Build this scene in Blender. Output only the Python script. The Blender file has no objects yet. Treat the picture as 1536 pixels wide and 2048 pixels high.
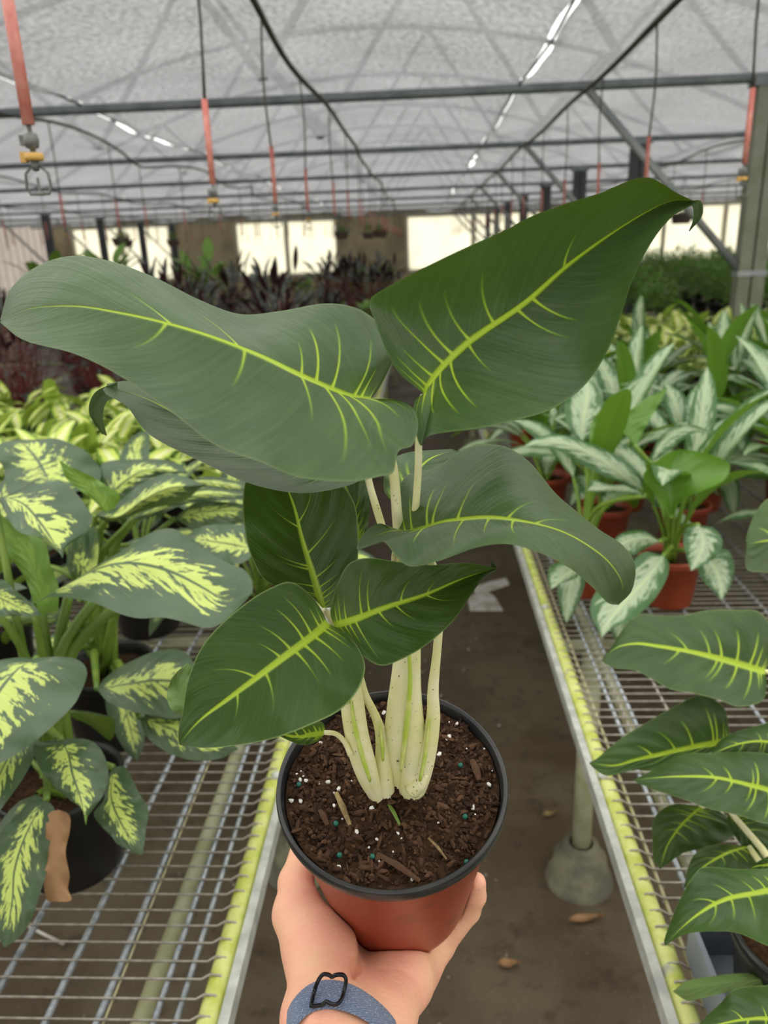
import bpy, math, random
import numpy as np
from mathutils import Vector, Matrix, Euler
rnd = random.Random(7)
PI = math.pi
scene = bpy.context.scene
col = scene.collection

# ------------------------------------------------------------------ camera
F = 1540.0                                   # focal length in pixels of the 1536x2048 frame
CAM = np.array([0.0, 0.0, 1.6])
_ey = np.array([72., -539., 1540.]); _ey /= np.linalg.norm(_ey)
_dn = np.array([.037, 1., (539 - 72 * .037) / 1540]); _dn /= np.linalg.norm(_dn)
_ez = -_dn; _ex = np.cross(_ey, _ez)
BAS = np.array([_ex, _ey, _ez])              # camera coords (right, down, forward) -> world
cam_data = bpy.data.cameras.new('camera')
cam = bpy.data.objects.new('camera', cam_data); col.objects.link(cam)
M3 = Matrix([[BAS[i][0], -BAS[i][1], -BAS[i][2]] for i in range(3)])
cam.matrix_world = Matrix.Translation(Vector(CAM)) @ M3.to_4x4()
cam_data.sensor_fit = 'VERTICAL'; cam_data.sensor_height = 36; cam_data.sensor_width = 27
cam_data.lens = F / 2048 * 36
cam_data.clip_start = .02; cam_data.clip_end = 200
cam_data.dof.use_dof = True; cam_data.dof.focus_distance = .50; cam_data.dof.aperture_fstop = 8.5
scene.camera = cam

def ray(px, py): return BAS @ np.array([(px - 768) / F, (py - 1024) / F, 1.])
def U(px, py, z): return CAM + ray(px, py) * z
def UZ(px, py, Z):
    r = ray(px, py); return CAM + r * (Z - CAM[2]) / r[2]
def UY(px, py, Y):
    r = ray(px, py); return CAM + r * Y / r[1]

# ------------------------------------------------------------------ world: bright overcast sky
world = bpy.data.worlds.new('overcast'); scene.world = world; world.use_nodes = True
bg = world.node_tree.nodes['Background']
bg.inputs[0].default_value = (1.0, .985, .95, 1); bg.inputs[1].default_value = 1.9
scene.view_settings.view_transform = 'Standard'; scene.view_settings.look = 'None'
scene.view_settings.exposure = 0.28; scene.view_settings.gamma = 1
scene.view_settings.use_curve_mapping = False

# ------------------------------------------------------------------ helpers
def T(o, label, cat, group=None):
    o['label'] = label; o['category'] = cat
    if group: o['group'] = group
    return o
def S(o):
    o['kind'] = 'structure'; return o
def empty(name, loc):
    o = bpy.data.objects.new(name, None); o.location = Vector(loc); o.empty_display_size = .05
    col.objects.link(o); return o
def new_mesh(name, verts, faces, mats, smooth=True, midx=None, uv=None, attrs=None):
    """faces: numpy (n,4)/(n,3) or list of tuples; uv per vertex; attrs {name: per-vertex floats}"""
    me = bpy.data.meshes.new(name)
    verts = np.asarray(verts, dtype=np.float64)
    if isinstance(faces, np.ndarray):
        n, k = faces.shape
        me.vertices.add(len(verts)); me.vertices.foreach_set('co', verts.astype(np.float32).ravel())
        me.loops.add(n * k); me.loops.foreach_set('vertex_index', faces.astype(np.int32).ravel())
        me.polygons.add(n); me.polygons.foreach_set('loop_start', np.arange(0, n * k, k, dtype=np.int32))
        me.update(calc_edges=True); me.validate()
    else:
        me.from_pydata([tuple(v) for v in verts], [], faces); me.update()
    if not isinstance(mats, (list, tuple)): mats = [mats]
    for m in mats: me.materials.append(m)
    me.polygons.foreach_set('use_smooth', np.full(len(me.polygons), smooth))
    if midx is not None: me.polygons.foreach_set('material_index', np.asarray(midx, dtype=np.int32))
    if uv is not None:
        l = me.uv_layers.new(name='UVMap')
        li = np.empty(len(me.loops), dtype=np.int32); me.loops.foreach_get('vertex_index', li)
        l.data.foreach_set('uv', np.asarray(uv, dtype=np.float32)[li].ravel())
    if attrs:
        for k_, a in attrs.items():
            at = me.attributes.new(k_, 'FLOAT', 'POINT'); at.data.foreach_set('value', np.asarray(a, dtype=np.float32))
    return me
def link(name, me, parent=None, loc=None, rotz=None, scale=None):
    o = bpy.data.objects.new(name, me); col.objects.link(o)
    if parent is not None: o.parent = parent
    if loc is not None: o.location = Vector(loc)
    if rotz is not None: o.rotation_euler = (0, 0, rotz)
    if scale is not None: o.scale = (scale,) * 3 if np.isscalar(scale) else scale
    return o
def mk(name, geo, mats, parent=None, smooth=True, **kw):
    """geo in world coords; a parent Empty carries only a translation"""
    v = np.asarray(geo[0], dtype=np.float64)
    if parent is not None:
        p = parent; off = np.zeros(3)
        while p is not None: off += np.array(p.location); p = p.parent
        v = v - off
        return link(name, new_mesh(name, v, geo[1], mats, smooth, **kw), parent)
    c = np.array([v[:, 0].mean(), v[:, 1].mean(), v[:, 2].min()])
    return link(name, new_mesh(name, v - c, geo[1], mats, smooth, **kw), None, c)
def join(geos):
    V = []; Fc = []; n = 0
    for v, f in geos:
        V.append(np.asarray(v, dtype=float)); Fc += [tuple(int(i) + n for i in q) for q in f]; n += len(v)
    return np.concatenate(V), Fc
def box(x0, x1, y0, y1, z0, z1):
    v = np.array([(x, y, z) for z in (z0, z1) for y in (y0, y1) for x in (x0, x1)], dtype=float)
    return v, [(0, 2, 3, 1), (4, 5, 7, 6), (0, 1, 5, 4), (2, 6, 7, 3), (0, 4, 6, 2), (1, 3, 7, 5)]
def spline(pts, n):
    """Catmull-Rom through pts (k,d), chord-length resampled to n"""
    P = np.asarray(pts, dtype=float)
    if len(P) == 2: 
        t = np.linspace(0, 1, n)[:, None]; return P[0] * (1 - t) + P[1] * t
    E = np.vstack([2 * P[0] - P[1], P, 2 * P[-1] - P[-2]])
    out = []
    for i in range(1, len(E) - 2):
        p0, p1, p2, p3 = E[i - 1], E[i], E[i + 1], E[i + 2]
        t = np.linspace(0, 1, 24, endpoint=False)[:, None]
        out.append(.5 * ((2 * p1) + (-p0 + p2) * t + (2 * p0 - 5 * p1 + 4 * p2 - p3) * t ** 2 + (-p0 + 3 * p1 - 3 * p2 + p3) * t ** 3))
    Q = np.vstack(out + [P[-1:]])
    d = np.r_[0, np.cumsum(np.linalg.norm(np.diff(Q, axis=0), axis=1))]
    s = np.linspace(0, d[-1], n)
    return np.stack([np.interp(s, d, Q[:, k]) for k in range(Q.shape[1])], 1)
def tube(pts, rad, sides=8, n=None, cap=True, closed=False, flat=1.0):
    P = np.asarray(pts, dtype=float)
    if n: P = spline(P, n)
    m = len(P)
    r = np.interp(np.linspace(0, 1, m), np.linspace(0, 1, len(np.atleast_1d(rad))), np.atleast_1d(rad))
    Tn = np.gradient(P, axis=0) if not closed else np.roll(P, -1, 0) - np.roll(P, 1, 0)
    Tn /= np.linalg.norm(Tn, axis=1)[:, None] + 1e-12
    up = np.array([0, 0, 1.]) if abs(Tn[0][2]) < .9 else np.array([1., 0, 0])
    a = np.cross(Tn[0], up); a /= np.linalg.norm(a)
    V = []
    for i in range(m):
        a = a - Tn[i] * a.dot(Tn[i]); a /= np.linalg.norm(a); b = np.cross(Tn[i], a)
        for k in range(sides):
            th = 2 * PI * k / sides
            V.append(P[i] + r[i] * (math.cos(th) * a + flat * math.sin(th) * b))
    Fc = []
    for i in range(m - (0 if closed else 1)):
        j = (i + 1) % m
        for k in range(sides):
            k2 = (k + 1) % sides
            Fc.append((i * sides + k, i * sides + k2, j * sides + k2, j * sides + k))
    if cap and not closed:
        Fc.append(tuple(range(sides))[::-1]); Fc.append(tuple((m - 1) * sides + k for k in range(sides)))
    return np.array(V), Fc
def lathe(prof, sides=48, frame=None, origin=(0, 0, 0)):
    V = []; Fc = []; m = len(prof)
    for k in range(sides):
        th = 2 * PI * k / sides
        for r, z in prof: V.append((r * math.cos(th), r * math.sin(th), z))
    for k in range(sides):
        k2 = (k + 1) % sides
        for i in range(m - 1): Fc.append((k * m + i, k2 * m + i, k2 * m + i + 1, k * m + i + 1))
    V = np.array(V)
    if frame is not None: V = V @ np.array(frame)
    return V + np.array(origin), Fc
def disc(r, z, sides=32, rings=1):
    V = [(0, 0, z)]; Fc = []
    for j in range(1, rings + 1):
        for k in range(sides):
            th = 2 * PI * k / sides; V.append((r * j / rings * math.cos(th), r * j / rings * math.sin(th), z))
    for k in range(sides): Fc.append((0, 1 + k, 1 + (k + 1) % sides))
    for j in range(1, rings):
        a = 1 + (j - 1) * sides; b = 1 + j * sides
        for k in range(sides): Fc.append((a + k, b + k, b + (k + 1) % sides, a + (k + 1) % sides))
    return np.array(V), Fc
def rock(c, r, stretch=(1, 1, 1), rot=None, rg=rnd):
    """12-vertex irregular pebble / chip"""
    ph = (1 + 5 ** .5) / 2
    v = np.array([(-1, ph, 0), (1, ph, 0), (-1, -ph, 0), (1, -ph, 0), (0, -1, ph), (0, 1, ph), (0, -1, -ph), (0, 1, -ph), (ph, 0, -1), (ph, 0, 1), (-ph, 0, -1), (-ph, 0, 1)], dtype=float) / 1.9
    v *= np.array([[rg.uniform(.75, 1.2)] for _ in range(12)])
    v = v * np.array(stretch) * r
    if rot is None: rot = Matrix.Rotation(rg.uniform(0, 6.28), 3, 'Z') @ Matrix.Rotation(rg.uniform(-.6, .6), 3, 'X')
    v = v @ np.array(rot).T
    f = [(0, 11, 5), (0, 5, 1), (0, 1, 7), (0, 7, 10), (0, 10, 11), (1, 5, 9), (5, 11, 4), (11, 10, 2), (10, 7, 6), (7, 1, 8), (3, 9, 4), (3, 4, 2), (3, 2, 6), (3, 6, 8), (3, 8, 9), (4, 9, 5), (2, 4, 11), (6, 2, 10), (8, 6, 7), (9, 8, 1)]
    return v + np.array(c), f

# ------------------------------------------------------------------ materials
class NT:
    def __init__(s, name):
        s.m = bpy.data.materials.new(name); s.m.use_nodes = True
        s.t = s.m.node_tree; s.n = s.t.nodes; s.n.clear()
        s.out = s.n.new('ShaderNodeOutputMaterial')
    def N(s, typ, **kw):
        n = s.n.new('ShaderNode' + typ)
        for k, v in kw.items():
            if k.startswith('i_'):
                key = k[2:]; key = int(key) if key.isdigit() else key.replace('_', ' ')
                s.set(n.inputs[key], v)
            else: setattr(n, k, v)
        return n
    def set(s, inp, v):
        if hasattr(v, 'is_linked') or isinstance(v, bpy.types.NodeSocket): s.t.links.new(v, inp)
        elif isinstance(v, (tuple, list)) and len(v) == 3 and len(inp.default_value) == 4: inp.default_value = (*v, 1)
        else: inp.default_value = v
    def math(s, op, a, b=0., c=0., clamp=False):
        n = s.N('Math', operation=op, use_clamp=clamp); s.set(n.inputs[0], a); s.set(n.inputs[1], b); s.set(n.inputs[2], c); return n.outputs[0]
    def mix(s, f, a, b):
        n = s.N('Mix', data_type='RGBA'); s.set(n.inputs[0], f); s.set(n.inputs[6], a); s.set(n.inputs[7], b); return n.outputs[2]
    def ramp(s, x, lo, hi):
        n = s.N('MapRange', interpolation_type='SMOOTHSTEP'); s.set(n.inputs[0], x); s.set(n.inputs[1], lo); s.set(n.inputs[2], hi); return n.outputs[0]
    def noise(s, vec, scale, detail=3., rough=.55, out=0):
        n = s.N('TexNoise'); 
        if vec is not None: s.set(n.inputs['Vector'], vec)
        s.set(n.inputs['Scale'], scale); s.set(n.inputs['Detail'], detail); s.set(n.inputs['Roughness'], rough); return n.outputs[out]
    def xyz(s, x, y, z=0.):
        n = s.N('CombineXYZ'); s.set(n.inputs[0], x); s.set(n.inputs[1], y); s.set(n.inputs[2], z); return n.outputs[0]
    def pos(s): return s.N('NewGeometry').outputs['Position']
    def obj(s): return s.N('TexCoord').outputs['Object']
    def bump(s, h, st=.3, d=.01):
        n = s.N('Bump'); s.set(n.inputs['Strength'], st); s.set(n.inputs['Distance'], d); s.set(n.inputs['Height'], h); return n.outputs[0]
    def bsdf(s, color, rough=.5, normal=None, **kw):
        b = s.N('BsdfPrincipled'); s.set(b.inputs['Base Color'], color); s.set(b.inputs['Roughness'], rough)
        if normal is not None: s.set(b.inputs['Normal'], normal)
        for k, v in kw.items(): s.set(b.inputs[k.replace('_', ' ')], v)
        return b.outputs[0]
    def done(s, sh): s.t.links.new(sh, s.out.inputs[0]); return s.m

def plain(name, c, rough=.5, metal=0., var=.0, scale=8., c2=None, bump=0., bscale=60., spec=.5):
    t = NT(name); colr = c
    if c2 is not None: colr = t.mix(t.ramp(t.noise(t.obj(), scale, 4.), .42, .62), c, c2)
    nm = t.bump(t.noise(t.obj(), bscale, 4.), bump, .004) if bump else None
    return t.done(t.bsdf(colr, rough, nm, Metallic=metal, Specular_IOR_Level=spec))

def leafmat(name, kind):
    t = NT(name)
    uvn = t.N('UVMap').outputs[0]; sp = t.N('SeparateXYZ'); t.set(sp.inputs[0], uvn)
    u = sp.outputs[0]; v = t.math('MULTIPLY_ADD', sp.outputs[1], 2., -1.); a = t.math('ABSOLUTE', v)
    sgn = t.math('SIGN', v)
    rn = t.N('ObjectInfo').outputs['Random']
    s = t.math('SUBTRACT', u, t.math('MULTIPLY', a, .30))
    seed = t.math('MULTIPLY_ADD', rn, 40., sgn)
    fine = t.noise(t.xyz(t.math('MULTIPLY', s, 60.), t.math('MULTIPLY', a, 1.5), seed), 1., 2.)
    cloud = t.noise(t.obj(), 9., 3.)
    spec = .5
    if kind == 'hero':
        ve = t.N('Attribute', attribute_name='vein').outputs['Fac']
        fr = t.N('Attribute', attribute_name='painted_shade').outputs['Fac']       # sheen and shade put into the colour: upper leaves greyed, low ones darker green
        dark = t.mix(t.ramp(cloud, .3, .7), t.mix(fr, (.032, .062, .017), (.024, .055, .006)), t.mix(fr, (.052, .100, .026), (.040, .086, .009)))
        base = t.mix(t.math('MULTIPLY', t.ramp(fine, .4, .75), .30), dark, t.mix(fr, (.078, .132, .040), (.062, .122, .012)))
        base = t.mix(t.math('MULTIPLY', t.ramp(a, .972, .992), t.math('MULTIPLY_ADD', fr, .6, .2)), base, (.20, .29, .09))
        base = t.mix(t.ramp(ve, .0, .3), base, (.12, .22, .018))
        colr = t.mix(t.ramp(ve, .15, .62), base, (.38, .52, .035))
        under = (.16, .25, .07); rough = t.math('MULTIPLY_ADD', t.noise(t.obj(), 30., 3.), .2, .32)
        trans = (.16, .30, .02); tw = .10; hgt = t.math('MULTIPLY_ADD', ve, -.8, t.math('ADD', t.math('MULTIPLY', fine, .6), t.math('MULTIPLY', t.noise(t.obj(), 55., 4.), 1.2))); bs = .5; bd = .0016; spec = .32
    elif kind == 'dieff':
        n1 = t.noise(t.xyz(t.math('MULTIPLY', s, 21.), t.math('MULTIPLY', a, 3.2), seed), 1., 4., .66)
        env = t.math('MULTIPLY', t.ramp(u, .02, .15), t.math('SUBTRACT', 1., t.ramp(u, .78, .97)))
        thr = t.math('MULTIPLY_ADD', t.math('POWER', a, 1.6), .42, t.math('MULTIPLY_ADD', env, -.26, .67))
        m = t.ramp(t.math('SUBTRACT', n1, thr), -.012, .02)
        m = t.math('MULTIPLY', m, t.ramp(a, .018, .05))
        g = t.mix(t.ramp(cloud, .35, .7), (.050, .088, .042), (.078, .125, .065))
        g = t.mix(t.math('MULTIPLY', t.ramp(t.noise(t.obj(), 45., 5.), .58, .75), .35), g, (.16, .24, .15))
        y = t.mix(fine, (.46, .60, .10), (.66, .74, .22))
        colr = t.mix(m, g, y); under = t.mix(t.math('MULTIPLY', m, .5), (.14, .26, .03), (.30, .42, .06)); rough = .38
        trans = (.25, .42, .02); tw = .16; hgt = fine; bs = .25; bd = .002
    elif kind == 'camille':
        n1 = t.noise(t.xyz(t.math('MULTIPLY', s, 12.), t.math('MULTIPLY', a, 2.), seed), 1., 4., .6)
        m = t.ramp(t.math('SUBTRACT', t.math('MULTIPLY_ADD', n1, .55, .52), a), -.02, .06)
        m2 = t.ramp(t.math('SUBTRACT', t.math('MULTIPLY', n1, .62), a), -.03, .10)
        colr = t.mix(m, (.09, .24, .016), (.66, .76, .15)); colr = t.mix(m2, colr, (.88, .90, .46))
        under = (.30, .44, .07); rough = .42; trans = (.45, .60, .08); tw = .22; hgt = fine; bs = .2; bd = .002
    elif kind == 'aglao':
        n1 = t.noise(t.xyz(t.math('MULTIPLY', s, 13.), t.math('MULTIPLY', a, 1.8), seed), 1., 4., .62)
        m = t.ramp(t.math('SUBTRACT', t.math('MULTIPLY_ADD', n1, 1.1, .12), a), -.04, .12)
        bl = t.math('MULTIPLY', t.ramp(t.noise(t.xyz(t.math('MULTIPLY', s, 17.), t.math('MULTIPLY', a, 3.), t.math('ADD', seed, 9.)), 1., 3.), .50, .60), t.ramp(a, .10, .35))
        m = t.math('MULTIPLY', m, t.math('MULTIPLY_ADD', bl, -.9, 1.))
        colr = t.mix(m, (.055, .14, .045), (.42, .52, .33)); colr = t.mix(t.math('SUBTRACT', 1., t.ramp(a, .015, .05)), colr, (.58, .68, .34))
        under = (.11, .24, .025); rough = .40; trans = (.22, .42, .02); tw = .20; hgt = fine; bs = .25; bd = .002
    elif kind == 'cten':
        n1 = t.noise(t.xyz(t.math('MULTIPLY', s, 16.), t.math('MULTIPLY', a, .8), seed), 1., 2.)
        colr = t.mix(t.math('MULTIPLY', t.ramp(n1, .5, .58), t.math('SUBTRACT', 1., t.ramp(a, .6, .9))), (.020, .026, .022), (.20, .24, .19))
        under = (.032, .012, .014); rough = .40; trans = (.06, .02, .02); tw = .05; hgt = fine; bs = .2; bd = .002
    else:
        colr = t.mix(t.ramp(cloud, .3, .7), (.11, .25, .03), (.22, .40, .07)); under = (.16, .28, .06); rough = .45
        trans = (.2, .4, .03); tw = .2; hgt = fine; bs = .1; bd = .002
    bf = t.N('NewGeometry').outputs['Backfacing']      # which side of the blade: the underside is paler
    c = t.mix(bf, colr, under)
    p = t.bsdf(c, rough, t.bump(hgt, bs, bd), Specular_IOR_Level=spec)
    tr = t.N('BsdfTranslucent'); t.set(tr.inputs[0], trans)
    mx = t.N('MixShader'); t.set(mx.inputs[0], tw); t.t.links.new(p, mx.inputs[1]); t.t.links.new(tr.outputs[0], mx.inputs[2])
    return t.done(mx.outputs[0])

M = {}
for k in ('hero', 'dieff', 'camille', 'aglao', 'cten', 'green'): M[k] = leafmat('leaf_' + k, k)
def mat_stem():
    t = NT('pale_stem')
    n = t.noise(t.obj(), 40., 3.); sp = t.N('TexNoise'); t.set(sp.inputs['Vector'], t.obj()); sp.inputs['Scale'].default_value = 420
    c = t.mix(t.ramp(n, .35, .65), (.76, .75, .36), (.85, .82, .52)); c = t.mix(t.ramp(sp.outputs[0], .68, .74), c, (.12, .08, .03))
    return t.done(t.bsdf(c, .42, t.bump(n, .2, .002), Subsurface_Weight=.15, Subsurface_Radius=(.01, .012, .004)))
M['stem'] = mat_stem()
M['sheath'] = plain('lime_sheath', (.46, .60, .07), .45, c2=(.66, .72, .24), scale=60.)
M['stem_green'] = plain('green_stem', (.11, .19, .02), .45, c2=(.17, .26, .035), scale=12.)
M['stem_lime'] = plain('lime_green_stem', (.16, .28, .03), .45, c2=(.23, .36, .05), scale=12.)
M['stem_red'] = plain('red_stem', (.16, .03, .025), .5, c2=(.09, .02, .02), scale=12.)
def mat_terracotta(name, dirt):
    t = NT(name); o = t.obj()
    c = t.mix(t.ramp(t.noise(o, 9., 4.), .3, .7), (.27, .042, .016), (.36, .062, .022))
    if dirt: c = t.mix(t.math('MULTIPLY', t.ramp(t.noise(o, 24., 5.), .55, .68), .6), c, (.10, .055, .03))
    return t.done(t.bsdf(c, .36, Specular_IOR_Level=.5))
M['terracotta'] = mat_terracotta('terracotta_plastic', False); M['terracotta_dirty'] = mat_terracotta('terracotta_plastic_dirty', True)
M['black_pot'] = plain('black_plastic', (.006, .006, .007), .4, c2=(.011, .010, .010), scale=20.)
M['black_rim'] = plain('black_plastic_rim', (.014, .014, .015), .33, c2=(.028, .027, .025), scale=30.)
M['grey_plastic'] = plain('grey_plastic', (.24, .27, .31), .45, c2=(.18, .20, .23), scale=6.)
def mat_soil(name, dark, light):
    t = NT(name); o = t.obj(); a = t.noise(o, 150., 5., .65); b = t.noise(o, 45., 3.)
    c = t.mix(t.ramp(a, .35, .68), dark, light); c = t.mix(t.math('MULTIPLY', t.ramp(b, .5, .7), .4), c, (.028, .015, .008))
    return t.done(t.bsdf(c, .95, t.bump(a, .8, .004), Specular_IOR_Level=.15))
M['soil'] = mat_soil('potting_soil', (.025, .013, .007), (.075, .038, .019))
def mat_chip():
    t = NT('bark_chips'); at = t.N('Attribute', attribute_name='tone').outputs['Fac']; n = t.noise(t.obj(), 300., 3.)
    c = t.mix(at, (.030, .015, .008), (.14, .072, .038)); c = t.mix(t.math('MULTIPLY', n, .5), c, (.02, .010, .006))
    return t.done(t.bsdf(c, .9, t.bump(n, .5, .001), Specular_IOR_Level=.2))
M['chip'] = mat_chip()
M['perlite'] = plain('perlite', (.75, .73, .68), .8); M['bead'] = plain('teal_fertilizer', (.01, .13, .095), .3)
M['twig'] = plain('twig', (.28, .20, .07), .7, c2=(.16, .10, .04), scale=90.)
def mat_metal(name, a, b, rough=.45, metal=.6, sc=14.):
    t = NT(name); n = t.noise(t.obj(), sc, 5., .65)
    return t.done(t.bsdf(t.mix(t.ramp(n, .35, .65), a, b), rough, t.bump(n, .15, .002), Metallic=metal))
M['galv'] = mat_metal('galvanised', (.33, .34, .35), (.48, .49, .49), .42, .55)
M['galv_rod'] = mat_metal('galvanised_rod', (.24, .27, .29), (.42, .45, .47), .4, .5, 60.)
M['wire'] = mat_metal('dull_wire', (.30, .27, .22), (.46, .43, .37), .5, .35, 70.)
M['wire_brass'] = mat_metal('algae_wire', (.42, .40, .20), (.50, .45, .30), .55, .2, 70.)
M['lip'] = mat_metal('weathered_lip', (.40, .41, .37), (.58, .59, .53), .6, .2, 25.)
def mat_algae():
    t = NT('algae_pipe'); o = t.pos(); n = t.noise(o, 30., 5., .6)
    c = t.mix(t.ramp(n, .32, .62), (.44, .50, .06), (.62, .66, .22)); c = t.mix(t.ramp(t.noise(o, 16., 3.), .66, .76), c, (.40, .40, .30))
    return t.done(t.bsdf(c, .6, t.bump(n, .3, .003)))
M['algae'] = mat_algae()
M['algae_dull'] = plain('algae_pipe_dull', (.36, .36, .20), .65, c2=(.46, .47, .30), scale=18.)
M['truss'] = mat_metal('roof_steel', (.16, .19, .20), (.24, .27, .28), .5, .3, 6.)
M['truss_light'] = mat_metal('brace_steel', (.26, .29, .29), (.36, .38, .37), .5, .3, 6.)
M['post_light'] = plain('algae_post', (.28, .29, .23), .7, c2=(.20, .22, .14), scale=3.)
M['post_dark'] = plain('dark_post', (.045, .05, .055), .6, c2=(.07, .075, .075), scale=4.)
M['hose'] = plain('black_hose', (.022, .024, .020), .5, c2=(.055, .055, .035), scale=5.)
M['red_sleeve'] = plain('red_plastic_sleeve', (.46, .13, .10), .5, c2=(.55, .22, .175), scale=25.)
M['nozzle'] = plain('nozzle_grey', (.08, .085, .08), .45, c2=(.15, .15, .13), scale=50.)
M['yellow_clip'] = plain('yellow_clip', (.50, .29, .06), .5)
M['concrete'] = plain('mossy_concrete', (.19, .18, .11), .85, c2=(.11, .105, .075), scale=12., bump=.3)
M['dry_leaf'] = plain('dry_leaf', (.30, .165, .07), .7, c2=(.19, .095, .038), scale=14., bump=.3, bscale=40.)
M['paper'] = plain('paper_scrap', (.62, .60, .55), .8, c2=(.42, .38, .32), scale=12.)
def mat_floor():
    t = NT('aisle_floor'); p = t.pos(); a = t.noise(p, 2.2, 5., .6); b = t.noise(p, 14., 5., .65); d = t.noise(p, 90., 3.)
    c = t.mix(t.ramp(a, .38, .62), (.080, .054, .030), (.125, .098, .060))
    c = t.mix(t.math('MULTIPLY', t.ramp(b, .52, .68), .6), c, (.040, .026, .017))
    c = t.mix(t.math('MULTIPLY', t.ramp(t.noise(p, 5., 4.), .58, .72), .5), c, (.060, .066, .036))
    c = t.mix(t.math('MULTIPLY', t.ramp(d, .64, .70), .6), c, (.20, .17, .13))
    rg = t.math('MULTIPLY_ADD', t.ramp(a, .35, .6), .35, .5)
    return t.done(t.bsdf(c, rg, t.bump(b, .5, .008), Specular_IOR_Level=.35))
M['floor'] = mat_floor()
M['pebble'] = plain('pebble', (.42, .38, .33), .6, c2=(.20, .15, .11), scale=30.)
def mat_cloth():
    t = NT('shade_cloth'); p = t.pos(); sp = t.N('SeparateXYZ'); t.set(sp.inputs[0], p)
    big = t.noise(p, 1.1, 4., .6); fine = t.noise(t.xyz(t.math('MULTIPLY', sp.outputs[0], 1.), t.math('MULTIPLY', sp.outputs[1], .6), 0.), 34., 3., .7)
    weave = t.math('SINE', t.math('MULTIPLY', sp.outputs[1], 210.))
    op = t.math('MULTIPLY_ADD', t.math('SUBTRACT', fine, .46), .22, .045, clamp=True)
    k = t.math('ADD', t.math('MULTIPLY_ADD', t.math('SUBTRACT', fine, .5), 1.5, 1.), t.math('ADD', t.math('MULTIPLY', weave, .09), t.math('MULTIPLY_ADD', big, .9, -.45)))
    vm = t.N('VectorMath', operation='SCALE'); vm.inputs[0].default_value = (.275, .275, .280); t.set(vm.inputs['Scale'], k)
    df = t.N('BsdfDiffuse'); t.set(df.inputs[0], (.36, .36, .365)); tl = t.N('BsdfTranslucent'); t.t.links.new(vm.outputs[0], tl.inputs[0])
    m1 = t.N('MixShader'); m1.inputs[0].default_value = .58; t.t.links.new(df.outputs[0], m1.inputs[1]); t.t.links.new(tl.outputs[0], m1.inputs[2])
    tp = t.N('BsdfTransparent'); t.set(tp.inputs[0], (.96, .97, .99))
    m2 = t.N('MixShader'); t.t.links.new(op, m2.inputs[0]); t.t.links.new(m1.outputs[0], m2.inputs[1]); t.t.links.new(tp.outputs[0], m2.inputs[2])
    return t.done(m2.outputs[0])
M['cloth'] = mat_cloth()
def mat_pane(name, c, tp_c, op, stripe=0.):
    t = NT(name); p = t.pos(); n = t.noise(p, 1.6, 4.)
    cc = t.mix(t.ramp(n, .4, .75), c, tuple(x * .8 for x in c))
    if stripe:
        sp = t.N('SeparateXYZ'); t.set(sp.inputs[0], p)
        cc = t.mix(t.ramp(t.math('SINE', t.math('MULTIPLY', sp.outputs[1], stripe)), -.2, .6), cc, tuple(x * .72 for x in c))
    tl = t.N('BsdfTranslucent'); t.set(tl.inputs[0], cc); tp = t.N('BsdfTransparent'); t.set(tp.inputs[0], tp_c)
    m = t.N('MixShader'); m.inputs[0].default_value = op; t.t.links.new(tl.outputs[0], m.inputs[1]); t.t.links.new(tp.outputs[0], m.inputs[2])
    return t.done(m.outputs[0])
M['pane'] = mat_pane('cream_plastic_pane', (.58, .55, .40), (1., .98, .88), .06)
M['side_pane'] = mat_pane('corrugated_plastic', (.24, .21, .18), (.8, .75, .68), .01, 14.)
M['endwall'] = plain('end_wall_board', (.42, .36, .22), .8, c2=(.24, .21, .13), scale=.7)
M['dark_board'] = plain('dark_board', (.10, .09, .075), .8, c2=(.16, .13, .10), scale=1.)
M['frame'] = plain('window_frame', (.50, .50, .38), .6)

# ------------------------------------------------------------------ setting: floor, walls, ceiling
YE = 28.0
fl = S(mk('floor', box(-13, 13, -7, YE, -.1, 0), M['floor'], smooth=False))
wb = S(mk('wall_back', join([box(-13, 13, YE, YE + .15, 0, .70), box(-13, 13, YE, YE + .15, 2.46, 2.75)] +
      [box(a, b, YE, YE + .15, .70, 2.46) for a, b in ((-13, -12.1), (-8.65, -6.35), (-2.85, -.45), (12.2, 13))]), M['endwall'], smooth=False))
wn = 0
for a, b in ((-12.1, -8.65), (-6.35, -2.85), (-.45, 4.1), (4.1, 8.2), (8.2, 12.2)):
    wn += 1
    fr = S(mk('window_%d' % wn, join([box(a, b, YE - .03, YE + .1, .62, .72), box(a, b, YE - .03, YE + .1, 2.42, 2.5), box(a - .04, a + .05, YE - .03, YE + .1, .7, 2.45), box(b - .05, b + .04, YE - .03, YE + .1, .7, 2.45)]), M['frame'], smooth=False))
    k = 2; w = (b - a) / k
    for i in range(k):
        mk('pane', ([(a + i * w, YE + .04, .68), (a + (i + 1) * w, YE + .04, .68), (a + (i + 1) * w, YE + .04, 2.46), (a + i * w, YE + .04, 2.46)], [(0, 1, 2, 3)]), M['pane'], fr, False)
        if i: mk('mullion', box(a + i * w - .07, a + i * w + .07, YE - .02, YE + .08, .7, 2.45), M['frame'], fr, False)
for nm, X, m in (('wall_left', -13., M['side_pane']), ('wall_right', 13., M['pane'])):
    S(mk(nm, ([(X, -7, 0), (X, YE, 0), (X, YE, 2.75), (X, -7, 2.75)], [(0, 1, 2, 3)]), m, smooth=False))
for yy in (16., 22.):
    T(mk('dark_door_panel', box(-12.95, -12.9, yy, yy + 2.0, 0, 2.4), M['dark_board'], smooth=False), 'dark board standing against the corrugated side wall', 'panel', 'dark boards on the side wall')

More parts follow.
